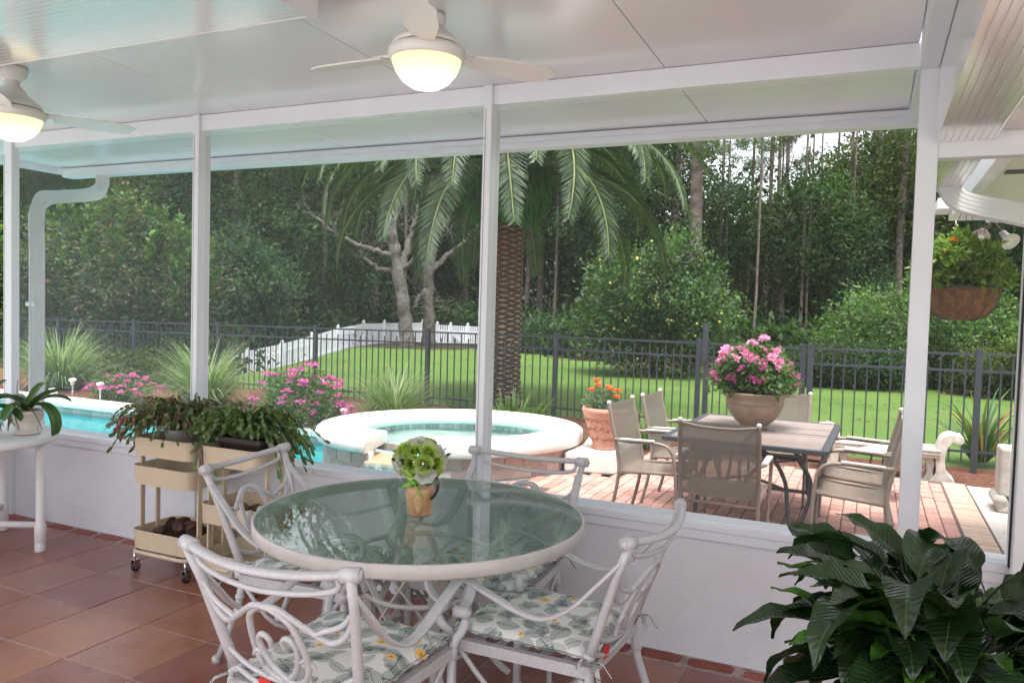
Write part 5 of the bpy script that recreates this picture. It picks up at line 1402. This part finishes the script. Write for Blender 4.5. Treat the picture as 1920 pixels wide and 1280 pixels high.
def cone_mesh(mat_):
    g = np.random.default_rng(151); m = MB().sphere((0, 0, 0), .028, 10, 6, (1, 1, 1.35))
    for k in range(75):
        f = (k+.5)/75; z = -.045+.088*f; r = .034*math.sqrt(max(.03, 1-((f-.42)/.62)**2)); a = k*2.39996
        c_, s_ = math.cos(a), math.sin(a); o = np.array([c_, s_, .5]); sd = np.array([-s_, c_, 0])
        p = np.array([r*.55*c_, r*.55*s_, z]); w = .0095; L = .021
        V = [p-sd*w*.5, p+sd*w*.5, p+o*L*.75+sd*w, p+o*L+np.array([0, 0, .002]), p+o*L*.75-sd*w, p+o*L*.5+np.array([0, 0, -.005])]
        m.add(V, [(0, 1, 2, 3), (0, 3, 4), (1, 0, 5), (2, 1, 5), (3, 2, 5), (4, 3, 5), (0, 4, 5)])
    return m.mesh('scales', mat_)
cm1, cm2 = cone_mesh(CONE_), cone_mesh(CONE2)
bx_, by_, bz_ = -3.60, 3.33, .148
basket('dark oval wicker basket heaped with pine cones on the lowest tray of the left cart', bx_, by_, bz_, .185, .125, .075)
CPOS = [(-.10, -.04, .07), (-.02, -.06, .072), (.07, -.05, .07), (.12, .0, .075), (-.06, .045, .075), (.03, .05, .07), (-.085, 0, .115), (.0, .0, .13), (.075, .005, .12), (.13, -.03, .10)]
g = np.random.default_rng(152)
CLAB = ['front left', 'front middle', 'front right', 'far right', 'back left', 'back middle', 'upper left', 'topmost', 'upper right', 'rightmost front']
for k, (dx, dy, dz) in enumerate(CPOS):
    o = link('pine_cone', cm1); o.location = (bx_+dx, by_+dy, bz_+dz); o.rotation_euler = (g.uniform(.6, 2.4), g.uniform(-1, 1), g.uniform(0, 6)); s = g.uniform(1.0, 1.25); o.scale = (s, s, s)
    tag(o, 'dark brown pine cone in the wicker basket, the %s one of the heap' % CLAB[k], 'pine cone', 'pine cones in the wicker basket')
for k in range(7):
    o = link('pine_cone', cm2); o.location = (-3.25+.075*k+g.uniform(-.02, .02), 3.27+.07*(k % 3)+g.uniform(-.02, .02), .47-.062+g.uniform(0, .02)); o.rotation_euler = (g.uniform(.6, 2.4), g.uniform(-1, 1), g.uniform(0, 6))
    tag(o, 'pale pine cone in the middle tray of the right cart, %s from the left' % ('first', 'second', 'third', 'fourth', 'fifth', 'sixth', 'last')[k], 'pine cone', 'pine cones on the right cart')

# white plastic table with orchids
PLW = plain('white_plastic', (.72, .71, .72), (.68, .67, .68), rough=.35, scale=5)
sc_ = (-5.04, 2.945); stb = thing('side_table', 'round white plastic table holding orchids at the left edge', 'table', (sc_[0], sc_[1], 0))
MB().lathe([(.001, .695), (.46, .695), (.50, .672), (.515, .675), (.52, .695), (.512, .712), (.495, .722), (.001, .722)], 64).build('tabletop', PLW, stb)
for k, (lx, ly) in enumerate(((.43, .245), (-.24, .425), (-.43, -.245), (.24, -.425))):
    MB().lathe([(.03, 0), (.032, .004), (.031, .05), (.029, .055), (.033, .06), (.034, .16), (.031, .168), (.027, .18), (.026, .6), (.03, .694)], 18, (lx*.94, ly*.94, 0)).build('leg', PLW, stb)
m = MB(); z = .165
for (ax, ay), (bx2, by2) in (((.43, .245), (-.43, -.245)), ((-.24, .425), (.24, -.425))): m.tube([(ax*.94, ay*.94, z), (bx2*.94, by2*.94, z)], .021, 10)
m.build('cross_brace', PLW, stb)
ORL = plain('orchid_leaf', (.055, .14, .025), (.035, .095, .018), rough=.35, scale=12, spec=.5); ORS = plain('orchid_root', (.22, .20, .15), (.13, .11, .08), rough=.6)
WPOT = plain('cream_glazed_pot', (.62, .57, .50), (.56, .51, .45), rough=.3, scale=6); GPOT = plain('pale_green_pot', (.28, .38, .27), (.24, .33, .23), rough=.3, scale=6)
BARKM = plain('bark_chips', (.10, .06, .035), (.05, .03, .02), rough=1, scale=50, bump=1)
def strap_leaf(L, W, el, droop, seed):
    m = MB()
    def pt(u, v):
        a = 2*u-1; w = W*(.35+.65*math.sin(min(1, v*1.15+.12)*PI*.62))*(1-max(0, (v-.72)/.28)**2.2)**.5 if v < 1 else 0
        n = 14; x = z = 0; an = el
        k = int(v*n)
        for q in range(k): x += L/n*math.cos(an); z += L/n*math.sin(an); an -= droop/n
        nx_, nz_ = -math.sin(an), math.cos(an); c = .22*w*a*a
        return (x+nx_*c, w*a*.5, z+nz_*c)
    m.grid(pt, 6, 14); m.grid(lambda u, v: tuple(np.array(pt(1-u, v))-np.array([0, 0, .0012])), 6, 14)
    return m
def orchid(label, x, y, z, potm, leaves_, seed, rings=None):
    t = thing('orchid', label, 'potted plant', (x, y, z)); g = np.random.default_rng(seed)
    MB().lathe([(.062, 0), (.075, .004), (.078, .016), (.068, .018), (.062, .02), (.075, .09), (.084, .125), (.088, .13), (.088, .150), (.080, .150), (.078, .13)], 28).build('pot', potm, t)
    MB().lathe([(.001, .138), (.079, .132)], 20).build('bark_chips', BARKM, t)
    for a, L, W, el, dr in leaves_:
        o = strap_leaf(L, W, el, dr, seed).build('leaf', ORL, t); o.location = (.01*math.cos(a), .01*math.sin(a), .15); o.rotation_euler = (0, 0, a)
    m = MB()
    for k in range(12):
        a = g.uniform(0, 2*PI); r = g.uniform(.09, .13); P = [(.02*math.cos(a), .02*math.sin(a), .15), (.07*math.cos(a), .07*math.sin(a), .18+g.uniform(-.02, .03)), (r*math.cos(a+.3), r*math.sin(a+.3), .12), (r*1.05*math.cos(a+.6), r*1.05*math.sin(a+.6), g.uniform(.01, .07))]
        m.tube(spline(P, 5), .0032, 6)
    m.tube(spline([(0, 0, .15), (-.02, -.01, .22), (-.05, -.03, .25), (-.06, -.02, .33)], 4), .003, 6)
    m.build('air_roots', ORS, t)
    return t
orchid('orchid with broad arching leaves in a cream pot on the white table', -4.755, 3.17, .723, WPOT, [(.30, .34, .085, .85, .9), (.9, .27, .08, .95, 1.7), (.1, .36, .085, .7, 2.9), (2.9, .34, .08, .6, 1.0), (3.6, .32, .075, .9, 1.7), (1.6, .2, .07, 1.35, .8), (-1.2, .24, .07, .8, 2.2), (2.2, .26, .075, .9, 1.6)], 161)
orchid('orchid in a pale green pot cut off by the left edge', -4.93, 2.99, .723, GPOT, [(.3, .30, .08, .5, 1.5), (.8, .26, .075, .9, 1.4), (-.4, .28, .075, .6, 1.9), (2.6, .28, .075, .7, 1.3), (3.6, .26, .07, .95, 1.8), (1.5, .24, .06, 1.2, .7)], 162)

# peace lily in the right foreground: every leaf is a mesh of its own
lc = at(1775, 1250, 2.16)
lily = thing('peace_lily', 'big dark glossy peace lily filling the lower right corner', 'potted plant', (lc.x, lc.y, 0))
MB().lathe([(.13, 0), (.16, .2), (.185, .36), (.195, .37), (.195, .40), (.18, .40), (.175, .37)], 32).build('pot', plain('brown_pot', (.10, .06, .045), rough=.5), lily); MB().lathe([(.001, .37), (.178, .37)], 24).build('soil', SOIL, lily)
def lily_mat(name, c1, c2):
    t = NT(name); c = t.sep(t.coord('Generated'))
    n = t.noise(14, 3); v = t.coord('UV')
    g_ = t.n('ShaderNodeHueSaturation'); t.l(t.mix(n.step(.3, .7), c1, c2), g_.inputs['Color']); t.l(t.rand()*1.3+.5, g_.inputs['Value'])
    cc = t.sep(t.coord('Object')); vn = ((cc[0]-cc[1].abs()*.8)*420).sin()
    d = t.bsdf(t.mix(cc[1].abs().lt(.0016)*.5, g_.outputs[0], (.10, .17, .05)), .24, 0, .6, t.bump(vn, .35, .0016)); tr = t.n('ShaderNodeBsdfTranslucent'); t.l(t.mix(1.0, g_.outputs[0], (2.0, 2.6, .7), 'MULTIPLY'), tr.inputs[0])
    return t.done(t.shmix(.15, d, tr.outputs[0]))
LILM = lily_mat('peace_lily_leaf', (.011, .029, .010), (.018, .044, .014)); LILB = lily_mat('young_lily_leaf', (.05, .14, .018), (.06, .16, .022))
def lily_leaf(seed, pet, el, L, W, droop, mat_):
    g = np.random.default_rng(seed); P = []; x, z, an = 0, 0, el
    for q in range(9):
        P.append((x, 0, z)); x += pet/8*math.cos(an); z += pet/8*math.sin(an); an -= .05+.02*q*droop*.35
    m = MB().tube(P, [.0045-.002*q/8 for q in range(9)], 6)
    x0, z0 = P[-1][0], P[-1][2]; a0 = an; tw = g.uniform(-.5, .5)
    pts = []; xx, zz, aa = x0, z0, a0
    nv = 14
    for k in range(nv+1): pts.append((xx, zz, aa)); xx += L/nv*math.cos(aa); zz += L/nv*math.sin(aa); aa -= droop/nv*(.5+k/nv)
    ph = g.uniform(0, 6)
    def pt(u, v):
        k = min(nv, int(round(v*nv))); xx, zz, aa = pts[k]; a = 2*u-1
        w = W*.5*(math.sin(PI*min(1, v**.72*.98+.015))**.9); n_ = (-math.sin(aa), math.cos(aa))
        c = abs(a)*w*.42+.006*math.sin(v*20+ph)*abs(a)+.0022*math.sin((v*26-abs(a)*6))*abs(a)
        y = a*w; tz_ = tw*a*w*v
        return (xx+n_[0]*(c+tz_), y, zz+n_[1]*(c+tz_))
    m.grid(pt, 8, nv)
    return m.mesh('leaf', mat_)
vars_ = []
for k in range(14):
    f = k/13; vars_.append(lily_leaf(170+k, .10+.30*f**.8, .45+1.0*f, .22+.05*((k*5) % 3), .105+.03*((k*7) % 3)/2, .7+1.2*((k*3) % 5)/4, LILM))
vb = [lily_leaf(190+k, .36+.05*k, 1.05+.15*k, .25, .08, .7+.3*k, LILB) for k in range(3)]
g = np.random.default_rng(171)
for k in range(215):
    f = (k+.5)/215; vi = int(np.clip(f**.9*14+g.uniform(-1.2, 1.2), 0, 13))
    me = vars_[vi] if k % 9 else vb[k % 3]
    o = link('leaf', me, lily); a = k*2.39996+g.uniform(-.3, .3); o.location = (.07*g.normal(), .06*g.normal(), .47+g.uniform(-.04, .06)); o.rotation_euler = (g.uniform(-.12, .12), g.uniform(-.12, .12), a)
    s = g.uniform(.82, 1.12); o.scale = (s, s, s)

# ================================================================ PATIO FURNITURE AND SMALL THINGS
TAUPE = plain('taupe_chair_tube', (.27, .215, .175), (.21, .17, .14), rough=.45, scale=10)
def sling_mat():
    t = NT('woven_sling'); c = t.sep(t.coord('Object'))
    w = ((c[0]*520).sin()*(c[2]*420+c[1]*420).sin())*.5+.5
    col = t.mix(w, (.30, .265, .215), (.22, .195, .16)); col = t.mix(t.noise(5, 3).step(.4, .75)*.3, col, (.22, .2, .16))
    d = t.bsdf(col, .7, 0, .3); tl = t.n('ShaderNodeBsdfTranslucent'); t.l(col, tl.inputs[0])
    tr = t.n('ShaderNodeBsdfTransparent')
    return t.done(t.shmix(.32, t.shmix(.3, d, tl.outputs[0]), tr.outputs[0]))
SLING = sling_mat(); BCAP = plain('white_end_cap', (.75, .73, .70), rough=.4)
def sling_chair(label):
    t = thing('patio_chair', label, 'patio chair', (0, 0, 0), 0, 'sling chairs round the patio table')
    for s in (-1, 1):
        P = [(s*.255, -.285, .93), (s*.258, -.262, .82), (s*.258, -.215, .62), (s*.258, -.185, .46), (s*.258, -.19, .35), (s*.258, -.215, .2), (s*.258, -.265, 0)]
        MB().tube(spline(P, 5), .0145, 9).build('rear_leg', TAUPE, t); MB().sphere((s*.255, -.285, .93), .018, 10, 7).build('end_cap', BCAP, t)
        P = [(s*.262, -.225, .655), (s*.285, -.10, .652), (s*.29, .08, .66), (s*.288, .19, .645), (s*.283, .245, .58), (s*.278, .265, .46), (s*.27, .275, .3), (s*.27, .285, 0)]
        MB().tube(spline(P, 5), .0135, 9).build('arm_and_front_leg', TAUPE, t)
        MB().bar((s*.285, -.17, .664), (s*.289, .10, .674), .042, .016).build('armrest', plain('pale_armrest', (.62, .59, .54), rough=.5) if 'pale_armrest' not in bpy.data.materials else bpy.data.materials['pale_armrest'], t, bevel=.005)
    m = MB()
    for y, z in ((.265, .43), (-.185, .40)): m.tube([(-.262, y, z-.03), (.262, y, z-.03)], .011, 8)
    for s in (-1, 1): m.tube([(s*.258, -.19, .405), (s*.258, .05, .425), (s*.262, .27, .44)], .0135, 8)
    m.tube(spline([(-.255, -.283, .915), (-.1, -.30, .895), (.1, -.30, .895), (.255, -.283, .915)], 5), .010, 8)
    m.build('frame', TAUPE, t)
    def seat(u, v):
        a = 2*u-1; q = spline([(-.275, .925), (-.255, .80), (-.21, .62), (-.185, .47), (-.15, .415), (-.02, .41), (.14, .425), (.25, .445), (.285, .43)], 5)
        p = q[min(len(q)-1, int(round(v*(len(q)-1))))]; sag = .012*(1-a*a)*math.sin(PI*v)
        return (a*.246, p[0]-sag*.6*(v < .5), p[1]-sag*(v >= .5))
    m = MB().grid(seat, 8, 40); m.grid(lambda u, v: tuple(np.array(seat(1-u, v))+np.array([0, -.003 if v < .45 else 0, -.003])), 8, 40)
    m.build('sling', SLING, t)
    return t
PCH = [(-.885, 5.52, .0, 'patio chair with its back to the camera, in front of the tiled table'), (-1.52, 6.06, -PI/2-.08, 'nearer patio chair left of the tiled table, facing right'), (-1.46, 6.80, -PI/2-.05, 'farther patio chair left of the tiled table, facing right'),
       (-.74, 7.40, PI, 'patio chair at the far end of the table, mostly behind the flower pot'), (-.045, 5.98, PI/2, 'nearer patio chair right of the tiled table, beside the post'), (-.045, 6.62, PI/2, 'farther patio chair right of the tiled table, facing left')]
pc0 = sling_chair(PCH[0][3]); pc0.location = (PCH[0][0], PCH[0][1], ZP); pc0.rotation_euler = (0, 0, PCH[0][2])
for x, y, rz, lab in PCH[1:]: copy_tree(pc0, None, (x, y, ZP), rz, lab)

IRONB = plain('dark_wrought_iron', (.045, .05, .06), (.035, .038, .045), rough=.45, scale=8)
TTOP = plain('slate_strip_tile', (.25, .195, .165), (.18, .15, .14), rough=.55, scale=5, bump=.2, rnd=.16)
tc_ = (-.80, 6.55); pt_ = thing('patio_table', 'dark iron patio table with a top of long brown tiles', 'patio table', (tc_[0], tc_[1], ZP), -.02)
zt_ = .715; hx, hy = .56, .75
m = MB()
for a, b in (((-hx, -hy), (hx, -hy)), ((hx, -hy), (hx, hy)), ((hx, hy), (-hx, hy)), ((-hx, hy), (-hx, -hy))):
    m.bar((a[0], a[1], zt_-.012), (b[0], b[1], zt_-.012), .05, .034)
m.box(-.012, .012, -hy+.02, hy-.02, zt_-.02, zt_+.0005).box(-hx+.02, hx-.02, -.010, .010, zt_-.02, zt_+.0005)
m.box(-hx+.02, hx-.02, -hy+.02, hy-.02, zt_-.024, zt_-.014)
m.build('top_frame', IRONB, pt_, bevel=.004)
nt_ = 6; tw = (hx-.026-.014)/1; tl = None
for sx in (-1, 1):
    for sy in (-1, 1):
        L0, L1 = .013, hy-.027; n = nt_; w = (L1-L0)/n
        for k in range(n):
            y0 = L0+w*k
            o = MB().box(-(tw-.004)/2, (tw-.004)/2, -(w-.005)/2, (w-.005)/2, -.012, .002) if tl is None else None
            if tl is None: tl = o.mesh('tile', TTOP)
            c = link('tile', tl, pt_); c.location = (sx*(.014+tw/2), sy*(y0+w/2), zt_)
for sx in (-1, 1):
    for sy in (-1, 1):
        P = [(sx*.36, sy*.66, zt_-.03), (sx*.40, sy*.66, .60), (sx*.46, sy*.66, .50), (sx*.47, sy*.665, .38), (sx*.43, sy*.67, .22), (sx*.38, sy*.685, .08), (sx*.36, sy*.70, 0)]
        P2 = [(sx*.10, sy*.66, zt_-.03), (sx*.22, sy*.66, .60), (sx*.30, sy*.66, .45), (sx*.32, sy*.665, .28), (sx*.35, sy*.68, .12), (sx*.36, sy*.70, 0)]
        MB().tube(spline(P, 5), .016, 8).tube(spline(P2, 5), .015, 8).build('leg', IRONB, pt_)
m = MB()
for sy in (-1, 1): m.bar((-.46, sy*.66, .40), (.46, sy*.66, .40), .022, .022)
m.bar((0, -.66, .40), (0, .66, .40), .022, .022)
for sx in (-1, 1):
    for sy in (-1, 1): m.bar((sx*.30, sy*.66, .40), (0, sy*.3, .40), .018, .018)
m.build('stretcher', IRONB, pt_)

POTC = plain('weathered_tan_pot', (.34, .24, .17), (.25, .18, .13), rough=.7, scale=8, bump=.2, bscale=40, dirt=((.42, .33, .26), .6))
fp = onZ(1413, 803, ZP+zt_); pl = thing('flower_pot', 'wide tan bowl pot of pink flowers standing on the patio table', 'flower pot', (fp.x, fp.y, ZP+zt_+.003))
MB().lathe([(.125, 0), (.13, .02), (.125, .03), (.13, .04), (.18, .08), (.235, .15), (.262, .22), (.268, .25), (.275, .255), (.27, .262), (.272, .30), (.295, .325), (.312, .345), (.305, .36), (.285, .355), (.27, .32)], 44).build('pot', POTC, pl); MB().lathe([(.001, .33), (.272, .33)], 24).build('soil', SOIL, pl)
g = np.random.default_rng(201)
c = ell(g, 330, (.33, .33, .30), .35, zmin=-.4)+np.array([0, 0, .50]); c[:, :2] += (c[:, 2:3]-.5)*np.array([-.02, .0])
link('leaves', npmesh('leaves', *clumps(g, c, 26, .035, .062, .026, out=(0, 0, .3), up=.4), PLF), pl)
h = ell(g, 300, (.36, .36, .335), .95, zmin=-.25)+np.array([0, 0, .51]); hd = h[h[:, 2] > .40]
hi = hd[(hd[:, 2] > .60)][:42]; lo_ = hd[(hd[:, 2] <= .60)][:22]
def heads(name, pts, mat_, r):
    me = None
    for p in pts:
        if me is None: me = npmesh('blossom', *flowers(np.random.default_rng(5), np.zeros((1, 3)), 46, r, r*.75, r*.5), mat_)
        o = link(name, me, pl); o.location = p; o.rotation_euler = (random.random(), random.random(), random.random()*6)
random.seed(4); heads('blossom', hi, PALEP, .042); heads('blossom', lo_, PINK, .036)

pl.scale = (.84, .84, .84)
TERR = plain('terracotta', (.50, .245, .175), (.42, .20, .145), rough=.8, scale=9, bump=.3, bscale=50, dirt=((.56, .36, .28), .6)); TERD = plain('grapevine_relief', (.34, .16, .09), (.27, .12, .07), rough=.85, scale=30)
up_ = (-2.49, 7.83); ur = thing('planter', 'tall terracotta planter with grapevine relief and orange marigolds on the white step', 'planter', (up_[0], up_[1], .15))
pr = [(.115, 0), (.13, .004), (.13, .02), (.118, .03), (.125, .06), (.16, .16), (.20, .28), (.225, .36), (.232, .385), (.240, .39), (.245, .40), (.238, .415), (.236, .435), (.222, .435), (.215, .40)]
MB().lathe(pr, 44).build('body', TERR, ur); MB().lathe([(.001, .41), (.217, .41)], 24).build('soil', SOIL, ur)
rz_ = lambda z: float(np.interp(z, [q[1] for q in pr[3:9]], [q[0] for q in pr[3:9]]))
m = MB(); g = np.random.default_rng(202); v0 = math.atan2(-up_[1], -up_[0])
for q in range(3):
    P = []
    for k in range(24):
        a = v0-1.5+3.0*k/23; z = .31-.10*q+.016*math.sin(k*1.3+q); P.append((rz_(z)*math.cos(a)*1.012, rz_(z)*math.sin(a)*1.012, z))
    m.tube(P, .004, 5)
    for k in range(8):
        a = v0-1.35+2.7*k/7+g.uniform(-.1, .1); z = .325-.10*q+g.uniform(-.02, .02); c_ = np.array([rz_(z)*math.cos(a), rz_(z)*math.sin(a), z])
        for j in range(6): m.sphere(c_+np.array([-math.sin(a), math.cos(a), 0])*g.uniform(-.022, .022)+np.array([0, 0, g.uniform(-.03, .016)]), .0075, 6, 5)
m.build('grapevine_relief', TERD, ur)
c = ell(g, 110, (.19, .19, .13), .3, zmin=-.2)+np.array([0, 0, .46])
FEATH = leafy('feathery_grey_leaf', [(.07, .12, .06), (.11, .17, .09), (.15, .21, .12)], trans=.25)
link('leaves', npmesh('leaves', *clumps(g, c, 30, .03, .04, .010, out=(0, 0, .35), up=.5), FEATH), ur)
hd = np.array([(.07, -.05, .62), (-.05, -.1, .66), (-.10, .0, .70), (.12, .05, .60), (.14, -.08, .55), (.02, .05, .63), (-.14, -.05, .60)])
me = npmesh('blossom', *flowers(np.random.default_rng(6), np.zeros((1, 3)), 60, .030, .028, .018), ORNG); mb = MB()
for p in hd: o = link('blossom', me, ur); o.location = p; mb.tube([(p[0]*.5, p[1]*.5, .42), tuple(p)], .003, 5)
mb.build('stems', PLF, ur)

# carved stone benches
STN = plain('weathered_cast_stone', (.52, .48, .43), (.38, .35, .31), rough=.9, scale=7, bump=.5, bscale=45, dirt=((.24, .22, .19), .45))
def scroll_end(mb, y0, y1, flip=1):
    """S-scroll bench end in the xz plane, extruded along y"""
    C = [(.10, .50), (.155, .49), (.16, .43), (.11, .41), (.08, .44), (.02, .36), (.0, .25), (.02, .12), (.10, .03), (.05, 0), (-.12, 0), (-.10, .05), (-.075, .12), (-.085, .25), (-.07, .38), (-.03, .47), (.04, .51)]
    P = [(flip*p[0], p[1]) for p in spline(C, 4, True)]
    n = len(P); V = [(p[0], y0, p[1]) for p in P]+[(p[0], y1, p[1]) for p in P]
    F = [tuple(range(n)), tuple(range(2*n-1, n-1, -1))]+[(i, n+i, n+(i+1) % n, (i+1) % n) for i in range(n)]
    mb.add(V, F)
    for yy in (y0-.006, y1): mb.tube([(flip*.10, yy, .45), (flip*.10, yy+.006, .45)], .035, 16)
bn = thing('stone_bench', 'pale carved stone bench with scroll ends in front of the fence, right of the table', 'bench', (.20, 9.28, -.085), 0)
for s in (-1, 1):
    m = MB(); scroll_end(m, -.16, .16, s); m.xform(Matrix.Translation((s*.54, 0, 0))).build('scroll_leg', STN, bn, bevel=.006, seg=1)
    m = MB(); C = [(.03, .27), (-.03, .26), (-.04, .21), (.0, .19), (.03, .22), (.05, .12), (.03, .04), (-.01, 0), (.12, 0), (.10, .1), (.11, .2), (.08, .26)]
    P = [(-s*p[0]*1.1, p[1]) for p in spline([(-q[0], q[1]) for q in C], 4, True)]; n = len(P)
    m.add([(p[0], -.12, p[1]) for p in P]+[(p[0], .12, p[1]) for p in P], [tuple(range(n)), tuple(range(2*n-1, n-1, -1))]+[(i, n+i, n+(i+1) % n, (i+1) % n) for i in range(n)]).xform(Matrix.Translation((s*.33, 0, 0)))
    m.build('scroll_bracket', STN, bn)
MB().box(-.50, .50, -.20, .20, .285, .325).box(-.50, .50, -.185, .185, .255, .285).box(-.50, .50, -.21, .21, .325, .345).build('seat', STN, bn, bevel=.008)
b2 = thing('stone_bench', 'pale carved stone bench cut off behind the white post at far right', 'bench', (1.30, 8.05, -.058), 0)
m = MB(); m.box(-.24, .10, -.16, .16, 0, .10).box(-.235, .10, -.15, .15, .14, .56).build('leg', STN, b2, bevel=.02)
m = MB().tube([(-.222, -.165, .10), (-.222, .165, .10)], .055, 16); m.build('scroll', STN, b2)
MB().box(-.12, .9, -.19, .19, .36, .42).build('seat', STN, b2, bevel=.01); MB().box(.6, .85, -.15, .15, 0, .36).build('leg', STN, b2, bevel=.02)

# small mosaic side table with iron legs
MOS = plain('mosaic_stone', (.52, .40, .34), (.36, .33, .34), rough=.6, scale=26)
mt = thing('mosaic_table', 'small round mosaic table with thin iron legs, partly behind the right post', 'table', (.20, 7.95, ZP))
MB().lathe([(.001, .40), (.24, .40), (.255, .41), (.258, .43), (.24, .436), (.001, .436)], 40).build('tabletop', MOS, mt)
for k in range(3):
    a = -.3+k*2*PI/3; c_, s_ = math.cos(a), math.sin(a)
    P = [(.20, .40), (.22, .30), (.20, .18), (.16, .10), (.17, .03), (.21, .008), (.235, .03), (.22, .05)]
    MB().tube(spline([(r*c_, r*s_, z) for r, z in P], 5), .009, 7).build('leg', IRONB, mt)

# hanging coconut fibre basket
COCO = plain('coconut_fibre', (.24, .115, .05), (.13, .06, .028), rough=1, scale=30, bump=1, bscale=110, bdist=.012, dirt=((.32, .18, .09), .6))
WIRE = plain('dark_green_wire', (.02, .045, .035), rough=.5)
hb_ = at(1802, 542, 5.0)
hb = thing('hanging_basket', 'coconut fibre hanging basket of leafy green plants right of the post', 'hanging basket', (hb_.x, hb_.y, hb_.z)); hb.scale = (1.08, 1.08, 1.08)
prof = [(.001, -.185), (.07, -.182), (.13, -.16), (.17, -.11), (.192, -.05), (.20, .0), (.205, .012), (.19, .012), (.18, -.02), (.001, -.03)]
o = MB().lathe(prof, 48).build('fibre_liner', COCO, hb)
g = np.random.default_rng(211)
for vv in o.data.vertices:
    r = math.hypot(vv.co.x, vv.co.y)
    if r > .02: k = 1+g.normal()*.016; vv.co.x *= k; vv.co.y *= k
for k in range(14):
    a = 2*PI*k/14; MB().tube([(r*1.035*math.cos(a), r*1.035*math.sin(a), z-.002) for r, z in prof[1:7]], .0022, 5).build('wire_rib', WIRE, hb)
MB().tube([(.208*math.cos(2*PI*q/32), .208*math.sin(2*PI*q/32), .008) for q in range(32)], .004, 6, closed=True).build('wire_rim', WIRE, hb)
hk = at(1813, 378, 5.0); top = hk-hb_
for k in range(3):
    a = k*2*PI/3+.5; A = np.array([.2*math.cos(a), .2*math.sin(a), .01]); B = np.array(tuple(top))/1.08; n = 40; m = MB()
    m.tube([A+(B-A)*i/n+np.array([0, 0, 0]) for i in range(n+1)], [.0028 if i % 2 else .0014 for i in range(n+1)], 5); m.build('chain', WIRE, hb)
c = ell(g, 210, (.235, .235, .19), .3, zmin=-.35)+np.array([.0, 0, .10])
LIMEL = leafy('yellow_green_leaf', [(.06, .12, .015), (.10, .18, .025), (.15, .23, .035), (.20, .27, .05)], trans=.35)
link('foliage', npmesh('foliage', *clumps(g, c, 30, .026, .05, .024, out=(0, 0, -.05), up=.5), LIMEL), hb)
me1 = npmesh('blossom', *flowers(np.random.default_rng(7), np.zeros((1, 3)), 30, .016, .018, .012), PINK); me2 = npmesh('blossom', *flowers(np.random.default_rng(8), np.zeros((1, 3)), 30, .016, .018, .012), ORNG)
vw = -np.array(tuple(hb_))[:2]; vw /= np.linalg.norm(vw); rt = np.array([CB[0][0], CB[0][1]])
for (u, z, f, me) in ((-.06, .27, .12, me2), (.10, .20, .15, me1), (-.24, .12, .1, me1), (.12, .13, .18, me2), (-.1, .2, .18, me1)):
    o = link('blossom', me, hb); xy = rt*u+vw*f; o.location = (xy[0], xy[1], z)
hkt = thing('hook', 'small white hook under the house eave above the hanging basket', 'hook', tuple(at(1792, 424, 6.2)))
p0 = at(1795, 408, 6.2); MB().tube([(.0, 0, .05), (0, 0, .02), (.014, 0, .008), (.012, 0, -.014), (-.004, 0, -.022), (-.018, 0, -.012)], .0035, 6).build('hook_wire', WHITE2, hkt)

# twin floodlight under the eave
SILV = plain('silver_lamp', (.62, .60, .56), rough=.25, metal=.6); BRZ = plain('bronze_fitting', (.10, .06, .04), rough=.5); LENS = plain('frosted_lens', (.75, .75, .72), rough=.2)
fl = thing('floodlight', 'twin floodlight fitting under the house eave right of the hanging basket chains', 'floodlight', tuple(at(1862, 412, 6.0)))
MB().lathe([(.05, 0), (.05, -.015), (.03, -.025)], 20).build('base', WHITE2, fl)
for (px, py, px2, py2, nm) in ((1848, 420, 1842, 436, 0), (1862, 420, 1882, 440, 1)):
    a, b = at(px, py, 6.0)-fl.location, at(px2, py2, 5.88)-fl.location; d = (b-a).normalized(); q = d.to_track_quat('Z', 'Y').to_matrix().to_4x4()
    m = MB().lathe([(.028, -.02), (.030, .02), (.036, .05), (.062, .085), (.066, .10), (.062, .10)], 24); m.xform(Matrix.Translation(b) @ q).build('lamp_shade', SILV, fl)
    m = MB().lathe([(.061, .094), (.001, .104)], 24, cap=False); m.xform(Matrix.Translation(b) @ q).build('lens', LENS, fl)
    MB().tube([(0, 0, -.02), tuple(b)], .014, 8).build('swivel', BRZ, fl)
